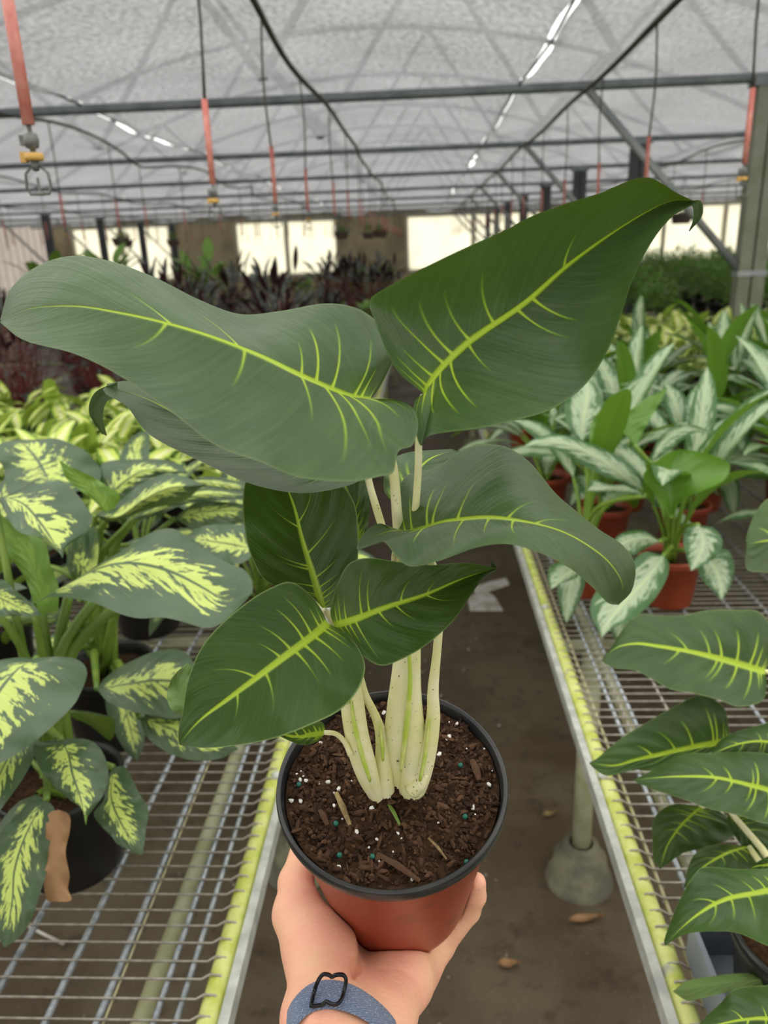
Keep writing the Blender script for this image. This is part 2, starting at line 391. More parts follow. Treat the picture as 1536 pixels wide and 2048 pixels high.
# ceiling of sewn shade cloth: strips between seams, with open slits at the seams
PIPE_Y = [-.55 + 3.05 * k for k in range(-1, 10)]; PZ = 2.5
SEAMS = [-13., -10.9, -8.1, -5.25, -2.2, .65, 3.6, 6.4, 9.3, 13.]
ceil = S(empty('ceiling', (0, 10, 2.5)))
def cloth_panel(x0, x1, y0, y1):
    nx, ny = 26, int((y1 - y0) * 14)
    ys = np.linspace(y0, y1, ny); g = np.random.RandomState(int(x0 * 7) % 1000)
    def gap(ph):
        q = np.sin(ys * 1.15 + ph) + .6 * np.sin(ys * 2.1 + ph * 2)
        return .003 + .035 * np.clip(q - .55, 0, 1)
    l = x0 + gap(x0 * 3.1); r = x1 - gap(x1 * 3.1 + 1)
    tx = np.linspace(0, 1, nx)
    X = l[:, None] * (1 - tx) + r[:, None] * tx
    Yg = np.repeat(ys[:, None], nx, 1)
    ph = (ys - PIPE_Y[0]) / 3.05 % 1
    sag = np.sin(ph * PI)[:, None]
    Z = PZ + .045 + .10 * np.sin(PI * tx)[None] ** .8 - .06 * sag * np.abs(2 * tx - 1)[None] ** 3 + .05 * sag * np.sin(PI * tx)[None]
    Z += .012 * np.sin(Yg * 3 + X * 5) * np.sin(PI * tx)[None] + .008 * np.sin(Yg * 7.3 - X * 3)
    V = np.stack([X, Yg, Z], -1).reshape(-1, 3)
    i, j = np.meshgrid(np.arange(ny - 1), np.arange(nx - 1), indexing='ij'); b = (i * nx + j).ravel()
    return V, np.stack([b, b + 1, b + nx + 1, b + nx], 1)
for a, b in zip(SEAMS[:-1], SEAMS[1:]):               # unseen bay between two roof pipes left open, added to light the plants below
    mk('cloth_panel', cloth_panel(a, b, PIPE_Y[2], YE), M['cloth'], ceil); mk('cloth_panel', cloth_panel(a, b, -7, PIPE_Y[1]), M['cloth'], ceil)

for k, y in enumerate(PIPE_Y):
    o = mk('roof_pipe', tube([(-13, y, PZ), (0, y, PZ), (13, y, PZ)], .03 if k < 4 else .027, 10), M['truss'])
    if k == 3: T(o, 'grey steel roof pipe joined to the pale algae-stained post', 'pipe')
    else: T(o, 'grey steel roof pipe running crosswise under the shade cloth, clear of the pale post', 'pipe', 'crosswise roof pipes')
    arch = [(x, y + .05, 2.62 + 1.7 * (1 - ((x + .75) / 6.2) ** 2)) for x in np.linspace(-6.6, 5.2, 14)]
    geo = [tube(arch, .035, 6)]
    for q in range(5): 
        xa = -5.6 + q * 2.3
        geo.append(tube([(xa, y + .05, 2.64), (xa + 1.15, y + .05, 2.6 + 1.7 * (1 - ((xa + 1.9) / 6.2) ** 2))], .03, 6)); geo.append(tube([(xa + 2.3, y + .05, 2.64), (xa + 1.15, y + .05, 2.6 + 1.7 * (1 - ((xa + 1.9) / 6.2) ** 2))], .03, 6))
    T(mk('roof_truss', join(geo), M['truss']), 'arched roof truss showing faintly above the shade cloth', 'truss', 'arched trusses above the cloth')
for xs in (-2.2, .65, 3.6, -5.25):
    p = [(xs + .02 * math.sin(y * 1.7), y, PZ + .035 - .02 * abs(math.sin((y + .55) / 3.05 * PI))) for y in np.arange(-6, YE, .8)]
    mk('seam_cable', tube(p, .008, 6), M['hose'], ceil)

# posts with diagonal braces
for k, y in enumerate(PIPE_Y[1:]):
    if k < 2: continue
    for X, sg in ((2.22, 1), (-8.2, 1)):
        near = (k == 2 and X > 0)
        r = empty('roof_post', (X, y, 0))
        m = M['post_light'] if near else M['post_dark']
        mk('post_channel', box(X - .09, X - .01, y - .05, y + .05, 0, PZ + .0), m, r, False)
        mk('post_channel', box(X + .005, X + .085, y - .05, y + .05, 0, PZ + .0), M['post_light'] if near else M['post_dark'], r, False)
        mk('bracket_plate', box(X - .10, X + .095, y - .058, y + .058, 1.31, 1.345), M['truss_light'], r, False)
        mk('bracket_plate', box(X - .12, X + .11, y - .06, y + .06, PZ - .05, PZ + .01), M['truss'], r, False)
        mk('brace', tube([(X - 1.14, y, PZ - .02), (X - .05, y, 1.33)], .027, 8), M['truss_light'], r)
        if near: T(r, 'pale algae-stained twin channel roof post with diagonal brace, behind the silver plants', 'post')
        else: T(r, 'dark roof post with diagonal brace farther down the greenhouse', 'post', 'dark roof posts')
# ------------------------------------------------------------------ irrigation hoses and drops
HZ = 2.44
HOSES = [(-.575, .02, .02), (1.01, .010, .015), (-2.42, .10, .10), (-4.6, .05, .08), (-6.8, .05, .06), (3.1, .05, .05), (5.4, .05, .05)]
DROPS = []
for hi, (hx, ax, az) in enumerate(HOSES):
    def hp(y): return (hx + ax * math.sin(y * 1.15 + hi) + ax * .5 * math.sin(y * 2.7 + hi), y, HZ - (az * (.5 + .5 * math.sin((y - .55) / 1.52 * PI))))
    o = mk('irrigation_hose', tube([hp(y) for y in np.arange(-2, YE - .5, .22)], .013 if hi < 2 else .010, 8), M['hose'])
    T(o, ['black irrigation hose running overhead along the left bench edge', 'black irrigation hose running overhead above the right bench', 'wavy black irrigation hose looping overhead over the dark-leaved plants'][hi] if hi < 3 else 'thin black irrigation hose running overhead far to the side', 'hose', None if hi < 3 else 'side hoses')
    y = 1.2 + (.0 if hi == 0 else (1.45 if hi == 1 else .55 + .2 * hi)); k = 0
    while y < YE - 2:
        if not (hi > 2 and y < 4): DROPS.append((hi, k, hp(y)))
        y += 1.075; k += 1
def sprinkler(hi, k, p):
    x, y, zt = p
    r = empty('sprinkler_drop', (x, y, 1.69)); dz = .012 * math.sin(y * 5 + hi); lean = .012 * math.sin(y * 3.3 + hi * 2)
    zs, zb = 1.991 + dz, 1.782 + dz
    sd = 10 if y < 4 else 6
    mk('drop_tube', tube([(x, y, zt), (x + lean, y, (zt + zs) / 2), (x, y, zs - .01)], .0042, sd, n=6), M['hose'], r)
    mk('weight_sleeve', tube([(x, y, zs), (x, y, zb)], [.0085, .0085], sd), M['red_sleeve'], r)
    if y < 9:
        c = (x, y)
        def L(prof): 
            return lathe([(max(a, .0003), z + dz) for a, z in prof], sd + 2, None, (x, y, 0))
        mk('valve_body', L([(0, 1.784), (.0035, 1.783), (.0035, 1.772), (.009, 1.770), (.011, 1.762), (.009, 1.752), (.004, 1.750), (.004, 1.744), (0, 1.744)]), M['nozzle'], r)
        if y < 4: mk('valve_lever', box(x - .016, x - .004, y - .004, y + .004, 1.755 + dz, 1.769 + dz), M['nozzle'], r, False)
        mk('clip', L([(0, 1.746), (.013, 1.745), (.0135, 1.738), (.0125, 1.735), (0, 1.735)]), M['yellow_clip'], r)
        if y < 4: mk('clip_tab', box(x - .019, x - .010, y - .004, y + .004, 1.733 + dz, 1.747 + dz), M['yellow_clip'], r, False)
        mk('nozzle', L([(0, 1.736), (.006, 1.735), (.005, 1.722), (0, 1.720)]), M['nozzle'], r)
        mk('bracket', tube([(x - .006, y, 1.728 + dz), (x - .017, y, 1.718 + dz), (x - .018, y, 1.700 + dz), (x - .014, y, 1.690 + dz), (x + .014, y, 1.690 + dz), (x + .018, y, 1.700 + dz), (x + .017, y, 1.718 + dz), (x + .006, y, 1.728 + dz)], .0022, 6), M['nozzle'], r)
        mk('deflector', L([(0, 1.713), (.002, 1.712), (.002, 1.694), (.007, 1.692), (.007, 1.688), (0, 1.688)]), M['nozzle'], r)
    if hi == 0 and k == 0: T(r, 'hanging sprinkler with a pink-red sleeve, yellow clip and open bracket nozzle, first on its hose', 'sprinkler')
    elif hi == 0 and k == 1: T(r, 'hanging sprinkler with red sleeve and bracket nozzle, second on its hose, above dark-leaved plants', 'sprinkler')
    elif hi == 1 and k == 0: T(r, 'hanging sprinkler with red sleeve in front of the pale roof post', 'sprinkler')
    else:
        w_ = ['the hose along the left bench edge', 'the hose above the right bench', 'the wavy looping hose'][hi] if hi < 3 else 'a thin side hose'
        T(r, 'red sleeved sprinkler drop hanging from ' + w_, 'sprinkler', 'sprinkler drops on ' + w_)
for d in DROPS: sprinkler(*d)

# ------------------------------------------------------------------ wire benches
BZ = .75
def bench(x0, sg, y0, y1, width, name_label, detail, y_near=3.3):
    """x0: aisle edge; sg: direction away from the aisle"""
    r = empty('wire_bench', (x0 + sg * width / 2, (y0 + y1) / 2, 0)); T(r, name_label, 'bench')
    X = lambda d: x0 + sg * d
    def bx(a, b, ya, yb, za, zb): return box(min(X(a), X(b)), max(X(a), X(b)), ya, yb, za, zb)
    mk('edge_lip', bx(0, .012, y0, y1, BZ - .016, BZ + .010), M['lip'], r, False)
    mk('edge_lip', bx(width - .012, width, y0, y1, BZ - .016, BZ + .010), M['lip'], r, False)
    mk('edge_pipe', tube([(X(.027), y, BZ - .004 - .0005 * math.sin(y * 3)) for y in np.linspace(y0, y1, 24)], .0145, 12), M['algae'], r)
    if detail:
        for y in np.arange(.45, y_near * 2, .62):
            mk('screw', lathe([(0.0003, .008), (.005, .007), (.0085, .003), (.009, 0)], 10, None, (X(.022), y, BZ + .009)), M['lip'], r)
    rods = [(.066, 'galv_rod', .0042), (.092, 'galv_rod', .0042), (.160, 'galv_rod', .005), (.222, 'galv_rod', .005), (.30, 'galv_rod', .005), (.38, 'galv_rod', .005), (.152, 'wire_brass', .0018)] if sg < 0 else [(.053, 'wire_brass', .0028), (.087, 'galv_rod', .0042), (.119, 'galv_rod', .0042), (.105, 'wire', .002), (.19, 'wire', .0024), (.27, 'galv_rod', .0042), (.35, 'galv_rod', .0042)]
    d = .46
    while d < width - .03: rods.append((d, 'galv_rod', .0042)); d += .08
    if not detail: rods = rods[::3]
    for dd, m, rr in rods: mk('rod', tube([(X(dd), y0, BZ - .004), (X(dd), y1, BZ - .004)], rr, 6), M[m], r)
    mk('support_pipe', tube([(X(.118), y0, BZ - .03), (X(.118), y1, BZ - .03)], .012, 10), M['algae_dull'], r)
    me = None; ys = np.arange(y0 + .01, y1, .0262); rest = []
    for i, y in enumerate(ys):
        if detail and y < y_near:
            if me is None:
                w0 = sg * (-width / 2 + .018); w1 = sg * (width / 2 - .01)
                v, f = tube([(w0, 0, -.004), (w0 + sg * .006, 0, .010), (w0 + sg * .018, 0, .0115), (w0 + sg * .030, 0, .003), (w1 * .3, 0, .0015), (w1, 0, .001)], .0017, 5)
                me = new_mesh('wire', v, f, M['wire'])
            link('wire', me, r, (0, y - (y0 + y1) / 2, BZ + .001 * math.sin(i * 2.1)))
        else: rest.append(tube([(X(.02), y, BZ + .002), (X(width - .01), y, BZ + .002)], .0017, 4, cap=False))
    if rest and detail:
        o = mk('far_wires', join(rest[:300]), M['wire'], r); o['kind'] = 'stuff'
    yl = y0 + .35
    legy = []
    while yl < y1: legy.append(yl); yl += 1.9
    for yl in ([-.25, 1.62] + list(np.arange(4.15, y1, 1.9)) if sg > 0 and detail else legy):
        for dd in (.125, width - .15):
            o = mk('leg', tube([(X(dd), yl, .05), (X(dd), yl, BZ - .03)], .024, 10), M['algae_dull'], r)
            mk('foot', lathe([(.03, .12), (.046, .115), (.052, .085), (.068, .075), (.073, .02), (.085, .015), (.088, 0)], 24, None, (X(dd), yl, 0)), M['concrete'], o)
        mk('crossbar', tube([(X(.03), yl, BZ - .055), (X(width - .03), yl, BZ - .055)], .015, 8), M['algae_dull'], r)
    return r
bench(-.237, -1, -.6, 13., 1.85, 'wire mesh bench with lime-stained edge pipe under the variegated and dark-leaved plants', True, 2.6)
bench(.263, 1, -.6, 12., 1.8, 'wire mesh bench with lime-stained edge pipe under the silver-leaved plants in red pots', True, 3.6)
bench(-2.6, -1, 2.6, 16., 2.2, 'wire bench behind the dark-leaved plants near the side wall', False)
bench(2.45, 1, 4.0, 16., 2.2, 'wire bench beyond the pale roof post, carrying feathery green plants', False)

# floor litter
fg = []
for i in range(340):
    y = rnd.uniform(.35, 3.2); x = rnd.uniform(-.9, 1.0)
    if any(abs(x - fx) < .11 for fx in (-.362, .388)): continue
    fg.append(rock((x, y, .002), rnd.uniform(.002, .005)))
o = mk('floor_gravel', join(fg), M['pebble'], smooth=False); o['kind'] = 'stuff'; T(o, 'small pale grit scattered on the damp aisle floor', 'grit')
def flat_leaf(px, py, L, W, a, label, m, name='fallen_leaf'):
    p = UZ(px, py, .004); n = 9
    V = []; Fc = []
    for i in range(n):
        u = i / (n - 1); w = W * (math.sin(PI * min(1, u * .96 + .02)) ** .8)
        for j in range(5):
            v = j / 2 - 1; lx = (u - .5) * L; ly = v * w; lz = .004 + .006 * abs(v) + .008 * math.sin(u * 3 + v)**2
            V.append((p[0] + lx * math.cos(a) - ly * math.sin(a), p[1] + lx * math.sin(a) + ly * math.cos(a), p[2] + lz))
    for i in range(n - 1):
        for j in range(4): b = i * 5 + j; Fc.append((b, b + 1, b + 6, b + 5))
    T(mk(name, (V, Fc), m), label, 'leaf')
flat_leaf(1018, 1933, .05, .011, .1, 'curled brown fallen leaf on the aisle floor right of the held pot', M['dry_leaf'])
flat_leaf(1172, 1842, .09, .010, .2, 'long brown fallen leaf beside the round concrete bench foot', M['dry_leaf'])
flat_leaf(1100, 1632, .05, .008, .4, 'pale dry leaf on the aisle floor above the round concrete foot', M['twig'])
def scrap(name, pts, label):
    P = np.array([UZ(a, b, .003) for a, b in pts]); n = len(P)
    V = np.vstack([P, P + np.array([0, 0, .004])]); V[n:, 2] += np.array([.01 * math.sin(i * 2.3) ** 2 for i in range(n)])
    Fc = [tuple(range(n))[::-1], tuple(range(n, 2 * n))] + [(i, (i + 1) % n, n + (i + 1) % n, n + i) for i in range(n)]
    T(mk(name, (V, Fc), M['paper'], smooth=False), label, 'paper')
o = mk('plant_tag', tube([UZ(58, 1853, .004), UZ(95, 1872, .006), UZ(128, 1888, .004)], .004, 6), M['paper']); T(o, 'thin white plastic tag on the floor under the left bench', 'plant tag')
scrap('paper_scrap', [(945, 1175), (985, 1165), (1012, 1160), (1018, 1170), (990, 1180), (950, 1188)], 'thin white paper strip on the aisle floor')
scrap('paper_scrap', [(935, 1195), (975, 1185), (990, 1200), (1005, 1222), (940, 1222)], 'crumpled white paper scrap on the aisle floor below the thin strip')

# ------------------------------------------------------------------ leaves traced on real surfaces
CROPS = {0: (0, 0, 1.), 4: (0, 800, 2.954), 5: (0, 1300, 2.477), 6: (1000, 450, 2.866), 7: (980, 880, 2.763), 8: (980, 1200, 2.415)}
def grid_faces(nu, nv):
    i, j = np.meshgrid(np.arange(nu - 1), np.arange(nv - 1), indexing='ij'); b = (i * nv + j).ravel()
    return np.stack([b, b + 1, b + nv + 1, b + nv], 1)
def leaf_surface(mid, left, right, zb, zt, dl=0., dr=0., crop=0, nu=60, nv=31, arch=0., ripple=.004, rf=2.3, seed=0, droop=0., flip=False, vein=False, vw=1., mp=1.25):
    ox, oy, sc = CROPS[crop]
    cv = lambda P: np.array([(ox + p[0] / sc, oy + p[1] / sc) for p in P])
    g = np.random.RandomState(seed + 11)
    mid, left, right = cv(mid), cv(left), cv(right)
    m0 = spline(mid, 200); u = np.linspace(0, 1, nu)
    f = u ** mp                                            # midrib moves slowly near the base so lobes fan out
    Mx = np.stack([np.interp(f, np.linspace(0, 1, 200), m0[:, k]) for k in (0, 1)], 1)
    Lx = spline(left, nu); Rx = spline(right, nu)
    v = np.linspace(-1, 1, nv); t = np.abs(v)[None, :, None]
    E = np.where((v < 0)[None, :, None], Lx[:, None, :], Rx[:, None, :])
    P = Mx[:, None, :] * (1 - t) + E * t
    zm = zb + (zt - zb) * f + arch * np.sin(PI * f) + droop * f ** 3
    tt = np.abs(v)[None]; dd = np.where(v < 0, dl, dr)[None]
    env = (np.sin(PI * np.clip(u, .0, 1)) ** .5)[:, None]
    Z = zm[:, None] + dd * (.55 * tt + .45 * tt ** 2) * env
    ph = g.uniform(0, 6)
    Z += ripple * tt ** 2 * env * (np.sin(2 * PI * rf * u[:, None] + ph + 2.2 * (v > 0)[None]) + .4 * np.sin(2 * PI * rf * 2.3 * u[:, None] + ph * 2))
    Z += .0016 * env * np.sin(2 * PI * 7 * (u[:, None] - .3 * tt)) * tt * (1 - tt) * (zb / .45)      # gentle quilting between side veins
    V = np.empty((nu, nv, 3))
    cx = (P[..., 0] - 768) / F; cy = (P[..., 1] - 1024) / F
    V = CAM + np.stack([cx * Z, cy * Z, Z], -1) @ BAS.T
    fc = grid_faces(nu, nv)
    a = V[nu // 2, nv // 2]; n = np.cross(V[nu // 2 + 2, nv // 2] - a, V[nu // 2, nv // 2 + 4] - V[nu // 2, nv // 2 - 4])
    q = fc[len(fc) // 2]; W = V.reshape(-1, 3); nn = np.zeros(3)
    for q in fc[::37]: 
        c_ = np.cross(W[q[1]] - W[q[0]], W[q[3]] - W[q[0]]); nn += c_ * np.sign(1.) if c_.dot(CAM - W[q[0]]) > 0 else -c_ * -1.
    s_ = sum(np.sign(np.cross(W[q[1]] - W[q[0]], W[q[3]] - W[q[0]]).dot(CAM - W[q[0]])) for q in fc[::13])
    if (s_ < 0) != flip: fc = fc[:, ::-1]
    uv = np.stack([np.repeat(f[:, None], nv, 1), np.repeat((v * .5 + .5)[None], nu, 0)], -1).reshape(-1, 2)
    attrs = None
    if vein:
        du = np.linalg.norm(np.gradient(V, axis=0), axis=-1) * (nu - 1)          # metres per unit u
        hw = np.where((v < 0)[None], np.linalg.norm(V[:, 0] - V[:, nv // 2], axis=1)[:, None], np.linalg.norm(V[:, -1] - V[:, nv // 2], axis=1)[:, None])
        dist = tt * hw; Uu = u[:, None] + 0 * tt
        wm = vw * (.0023 * (1 - Uu) ** .9 + .0003)
        ve = np.clip(1.25 - dist / wm, 0, 1) * np.clip((1.02 - Uu) * 4, 0, 1)
        for sd in (-1, 1):
            side = (np.sign(v) == sd)[None]
            for k, u0 in enumerate((.012, .05, .095, .15, .22, .31, .43, .58)):
                u0 = u0 * g.uniform(.85, 1.15)
                st = g.uniform(.8, 1.1) * (1. if k < 5 else .7); tmax = g.uniform(.6, .92) if k < 5 else g.uniform(.4, .7)
                sl = .03 + .16 * u0 + g.uniform(-.01, .02)
                wv = np.maximum(vw * .00055 * (1 - .55 * tt / tmax), 1.0 * du / (nu - 1))
                d = np.abs(Uu - u0 - sl * tt - (.04 + .14 * u0) * tt ** 2) * du
                flare = vw * .0007 * np.exp(-tt * 14)
                line = np.clip(1.35 - d / (wv + flare), 0, 1) * st * np.clip((tmax - tt) / tmax, 0, 1) ** .6
                ve = np.maximum(ve, np.where(side, line, 0))
        halo = .22 * np.exp(-np.linalg.norm(V - V[0, nv // 2], axis=-1) / .012)
        attrs = {'vein': np.clip(ve + halo, 0, 1).ravel()}
    return W, fc, uv, attrs, V
PX = []
def leaf_px(parent, mat, *a, name='leaf', label=None, painted_shade=0., **k):
    W, fc, uv, at, V = leaf_surface(*a, **k)
    if mat == 'hero': at = dict(at or {}, painted_shade=np.full(len(W), painted_shade))
    o = mk(name, (W, fc), M[mat], parent, uv=uv, attrs=at)
    if parent.name != 'held_plant': PX.append((parent.name, V))
    if label: o['label'] = label
    return V

# ------------------------------------------------------------------ the held plant
AX = np.array([.0, -math.sin(.297), math.cos(.297)]); AX /= np.linalg.norm(AX)
RIMC = U(783, 1560, .537); POT_H = .150; BASEC = RIMC - AX * POT_H
EX = np.array([1., 0, 0]); EX -= AX * EX.dot(AX); EX /= np.linalg.norm(EX); EN = np.cross(AX, EX)   # EN points away from the camera
FR = np.array([EX, EN, AX])
hero = empty('held_plant', BASEC)
T(hero, 'potted plant with glossy dark green heart-shaped leaves and lime veins, held up in a hand', 'plant')
RO = .0805
def on_pot(x, y, z): return BASEC + EX * x + EN * y + AX * z
pot = mk('pot', lathe([(.0003, 0), (.050, 0), (.0535, .003), (.0555, .012), (.0735, POT_H - .018), (.0755, POT_H - .016), (.0765, POT_H - .004)], 72, FR, BASEC), M['terracotta_dirty'], hero)
mk('rim', lathe([(.0765, POT_H - .012), (.0790, POT_H - .012), (.0805, POT_H - .008), (.0808, POT_H - .003), (.0800, POT_H + .0005), (.0785, POT_H + .001), (.0768, POT_H - .001), (.0757, POT_H - .006), (.0747, POT_H - .012), (.0718, POT_H - .022), (.069, POT_H - .04)], 96, FR, BASEC), M['black_rim'], pot)
SOILZ = POT_H - .0075
g = np.random.RandomState(3)
sv, sf = disc(.0748, 0, 60, 24)
sv[:, 2] = SOILZ + .0022 * np.sin(sv[:, 0] * 170) * np.sin(sv[:, 1] * 150 + 1) + .004 * np.exp(-(sv[:, 0] ** 2 + sv[:, 1] ** 2) / .0005) + g.normal(0, .0006, len(sv))
soil = mk('soil', (sv @ FR + BASEC, sf), M['soil'], hero)
def soil_pt(rmax=.0730):
    r_ = rmax * math.sqrt(rnd.random()); a = rnd.uniform(0, 6.283); x, y = r_ * math.cos(a), r_ * math.sin(a)
    return x, y, SOILZ + .0022 * math.sin(x * 170) * math.sin(y * 150 + 1) + .004 * math.exp(-(x * x + y * y) / .0005)
RotP = FR.T
chips = []; tones = []
for i in range(2600):
    x, y, z = soil_pt(); big = rnd.random() < .13
    r_ = rnd.uniform(.0026, .0052) if big else rnd.uniform(.0009, .0026)
    st = (1, rnd.uniform(.35, .9), rnd.uniform(.35, .7)) if not big else (1.2, rnd.uniform(.25, .5), rnd.uniform(.2, .4))
    R3 = Matrix.Rotation(rnd.uniform(0, 6.28), 3, 'Z') @ Matrix.Rotation(rnd.uniform(-.7, .7), 3, 'Y') @ Matrix.Rotation(rnd.uniform(-.7, .7), 3, 'X')
    v, f = rock((x, y, z + r_ * .25), r_, st, R3); chips.append((v @ FR + BASEC, f)); tones += [rnd.random() ** 1.7] * 12
o = mk('bark_chips', join(chips), M['chip'], soil, False, attrs={'tone': tones}); o['kind'] = 'stuff'
pl = []
for i in range(62):
    x, y, z = soil_pt(); v, f = rock((x, y, z + .0012), rnd.choice([.0008, .0010, .0016, .0022]), (1, .75, .7)); pl.append((v @ FR + BASEC, f))
o = mk('perlite', join(pl), M['perlite'], soil, False); o['kind'] = 'stuff'
def on_soil(px, py, up=.001):
    r_ = ray(px, py); p0 = BASEC + AX * (SOILZ + up); return CAM + r_ * ((p0 - CAM).dot(AX) / r_.dot(AX))
for px, py in ((921, 1530), (930, 1633), (679, 1710), (745, 1713), (672, 1647), (598, 1569), (933, 1724)):
    p = on_soil(px, py, .0028); bm = lathe([(.0002, -.0019), (.0013, -.0014), (.0019, 0), (.0013, .0014), (.0002, .0019)], 10, None, p); mk('fertilizer_bead', bm, M['bead'], soil)
for a, b, w, m in (((672, 1585), (700, 1650), .0022, 'twig'), ((755, 1708), (840, 1762), .0026, 'chip'), ((857, 1676), (893, 1718), .0011, 'twig'), ((775, 1605), (800, 1650), .0014, 'stem_green'), ((945, 1520), (958, 1560), .0028, 'chip'), ((640, 1620), (655, 1650), .0022, 'chip')):
    p, q = on_soil(*a, .003), on_soil(*b, .003); geo = tube([p, (p + q) / 2 + AX * .002, q], [w * .7, w, w * .6], 6, flat=.5)
    mk('bark_strip', geo, M[m], soil, False, **({'attrs': {'tone': [.75] * len(geo[0])}} if m == 'chip' else {}))

HL = dict(nu=340, nv=101, vein=True)
# top left leaf
leaf_px(hero, 'hero', [(742, 798), (690, 789), (600, 750), (520, 710), (420, 671), (330, 645), (240, 625), (150, 612), (60, 617), (2, 640)],
        [(742, 798), (762, 770), (785, 722), (792, 685), (765, 652), (715, 617), (650, 607), (560, 622), (480, 628), (400, 600), (310, 555), (220, 522), (140, 512), (70, 535), (20, 580), (0, 640)],
        [(742, 798), (790, 799), (825, 815), (836, 850), (825, 890), (797, 903), (786, 945), (762, 952), (700, 963), (600, 955), (520, 924), (430, 890), (340, 822), (240, 752), (150, 708), (50, 681), (0, 645)],
        .405, .40, dl=.045, dr=-.035, arch=-.015, droop=.03, seed=1, ripple=.005, **HL)
# top right leaf
leaf_px(hero, 'hero', [(848, 787), (880, 742), (930, 692), (970, 661), (1050, 605), (1130, 535), (1210, 476), (1290, 426), (1345, 402), (1392, 404)],
        [(848, 787), (800, 748), (772, 700), (750, 642), (740, 600), (790, 566), (900, 510), (1010, 460), (1062, 433), (1130, 408), (1200, 386), (1262, 360), (1305, 357), (1352, 385), (1392, 404)],
        [(848, 787), (828, 805), (830, 855), (842, 892), (862, 870), (960, 856), (1050, 836), (1112, 814), (1172, 768), (1216, 700), (1242, 630), (1265, 560), (1300, 490), (1340, 438), (1388, 408)],
        .41, .445, dl=-.045, dr=-.045, arch=.01, seed=2, ripple=.004, vw=1.25, **HL)
leaf_px(hero, 'hero', [(1378, 402), (1396, 412), (1394, 436), (1378, 462)], [(1378, 402), (1402, 402), (1404, 432), (1379, 463)], [(1378, 402), (1386, 418), (1386, 440), (1377, 463)], .442, .452, nu=30, nv=11, name='curled_leaf_tip', ripple=0)
# leaf behind the top left one
leaf_px(hero, 'hero', [(738, 940), (640, 925), (520, 890), (400, 850), (300, 800), (215, 770)],
        [(738, 940), (735, 880), (640, 850), (520, 820), (400, 780), (300, 765), (250, 762), (212, 768)],
        [(738, 940), (742, 948), (690, 973), (600, 986), (500, 967), (400, 922), (300, 870), (255, 815), (215, 790), (205, 778)],
        .45, .47, dl=.05, dr=-.03, seed=3, ripple=.005, **HL)
leaf_px(hero, 'hero', [(235, 768), (200, 795), (188, 830), (205, 868)], [(235, 764), (190, 785), (178, 825), (205, 870)], [(235, 790), (213, 805), (206, 835), (214, 872)], .468, .48, nu=30, nv=11, name='curled_leaf_tip', ripple=0)
# drooping right leaf
leaf_px(hero, 'hero', [(800, 1070), (850, 1056), (900, 1042), (980, 1035), (1060, 1045), (1130, 1065), (1190, 1100), (1225, 1132), (1245, 1170), (1237, 1208)],
        [(800, 1070), (788, 1040), (795, 990), (815, 950), (870, 936), (920, 902), (960, 890), (1010, 893), (1060, 925), (1110, 985), (1150, 1020), (1200, 1060), (1245, 1090), (1270, 1130), (1264, 1180), (1237, 1210)],
        [(800, 1070), (760, 1047), (725, 1070), (714, 1098), (740, 1092), (768, 1084), (792, 1112), (822, 1133), (880, 1121), (950, 1096), (1010, 1088), (1070, 1102), (1130, 1130), (1180, 1170), (1215, 1205), (1237, 1210)],
        .44, .40, dl=.045, dr=-.03, arch=-.012, droop=.02, seed=4, ripple=.005, **HL)
# upright dark leaf
leaf_px(hero, 'hero', [(645, 1216), (626, 1150), (606, 1085), (590, 1020), (574, 975), (560, 930)],
        [(645, 1216), (620, 1192), (575, 1180), (525, 1155), (494, 1085), (486, 1000), (500, 950), (560, 925)],
        [(645, 1216), (668, 1210), (692, 1165), (714, 1128), (716, 1060), (706, 1000), (660, 950), (562, 925)],
        .46, .50, dl=-.006, dr=-.008, seed=5, painted_shade=1.0, ripple=.002, **HL)
leaf_px(hero, 'hero', [(722, 1100), (712, 1050), (700, 1000), (680, 940)], [(722, 1100), (690, 1060), (660, 1000), (680, 938)], [(722, 1100), (735, 1060), (738, 990), (720, 945), (682, 938)], .49, .51, seed=15, nu=60, nv=31, vein=True)
# low left leaf
leaf_px(hero, 'hero', [(656, 1247), (620, 1276), (560, 1320), (500, 1365), (450, 1402), (400, 1440), (358, 1487)],
        [(656, 1247), (640, 1215), (612, 1182), (580, 1164), (545, 1174), (500, 1200), (440, 1250), (400, 1300), (376, 1360), (366, 1420), (357, 1460), (358, 1490)],
        [(656, 1247), (690, 1266), (716, 1295), (730, 1335), (716, 1380), (680, 1420), (620, 1450), (550, 1476), (480, 1490), (410, 1496), (360, 1490)],
        .43, .415, dl=.004, dr=-.012, arch=-.012, seed=6, painted_shade=1.0, ripple=.003, vw=1.1, **HL)
# low right leaf
leaf_px(hero, 'hero', [(668, 1252), (720, 1235), (780, 1212), (850, 1190), (920, 1160), (960, 1146), (994, 1137)],
        [(668, 1252), (661, 1220), (678, 1162), (700, 1126), (740, 1116), (800, 1124), (860, 1130), (930, 1126), (994, 1136)],
        [(668, 1252), (692, 1277), (725, 1311), (762, 1331), (805, 1318), (855, 1288), (905, 1243), (942, 1190), (964, 1160), (994, 1139)],
        .43, .45, dl=-.004, dr=-.02, arch=-.008, seed=7, painted_shade=0.8, ripple=.003, vw=.9, **HL)
leaf_px(hero, 'hero', [(984, 1142), (988, 1133), (982, 1124)], [(980, 1140), (982, 1130), (981, 1123)], [(994, 1143), (993, 1134), (983, 1123)], .45, .452, nu=16, nv=9, name='curled_leaf_tip', ripple=0)
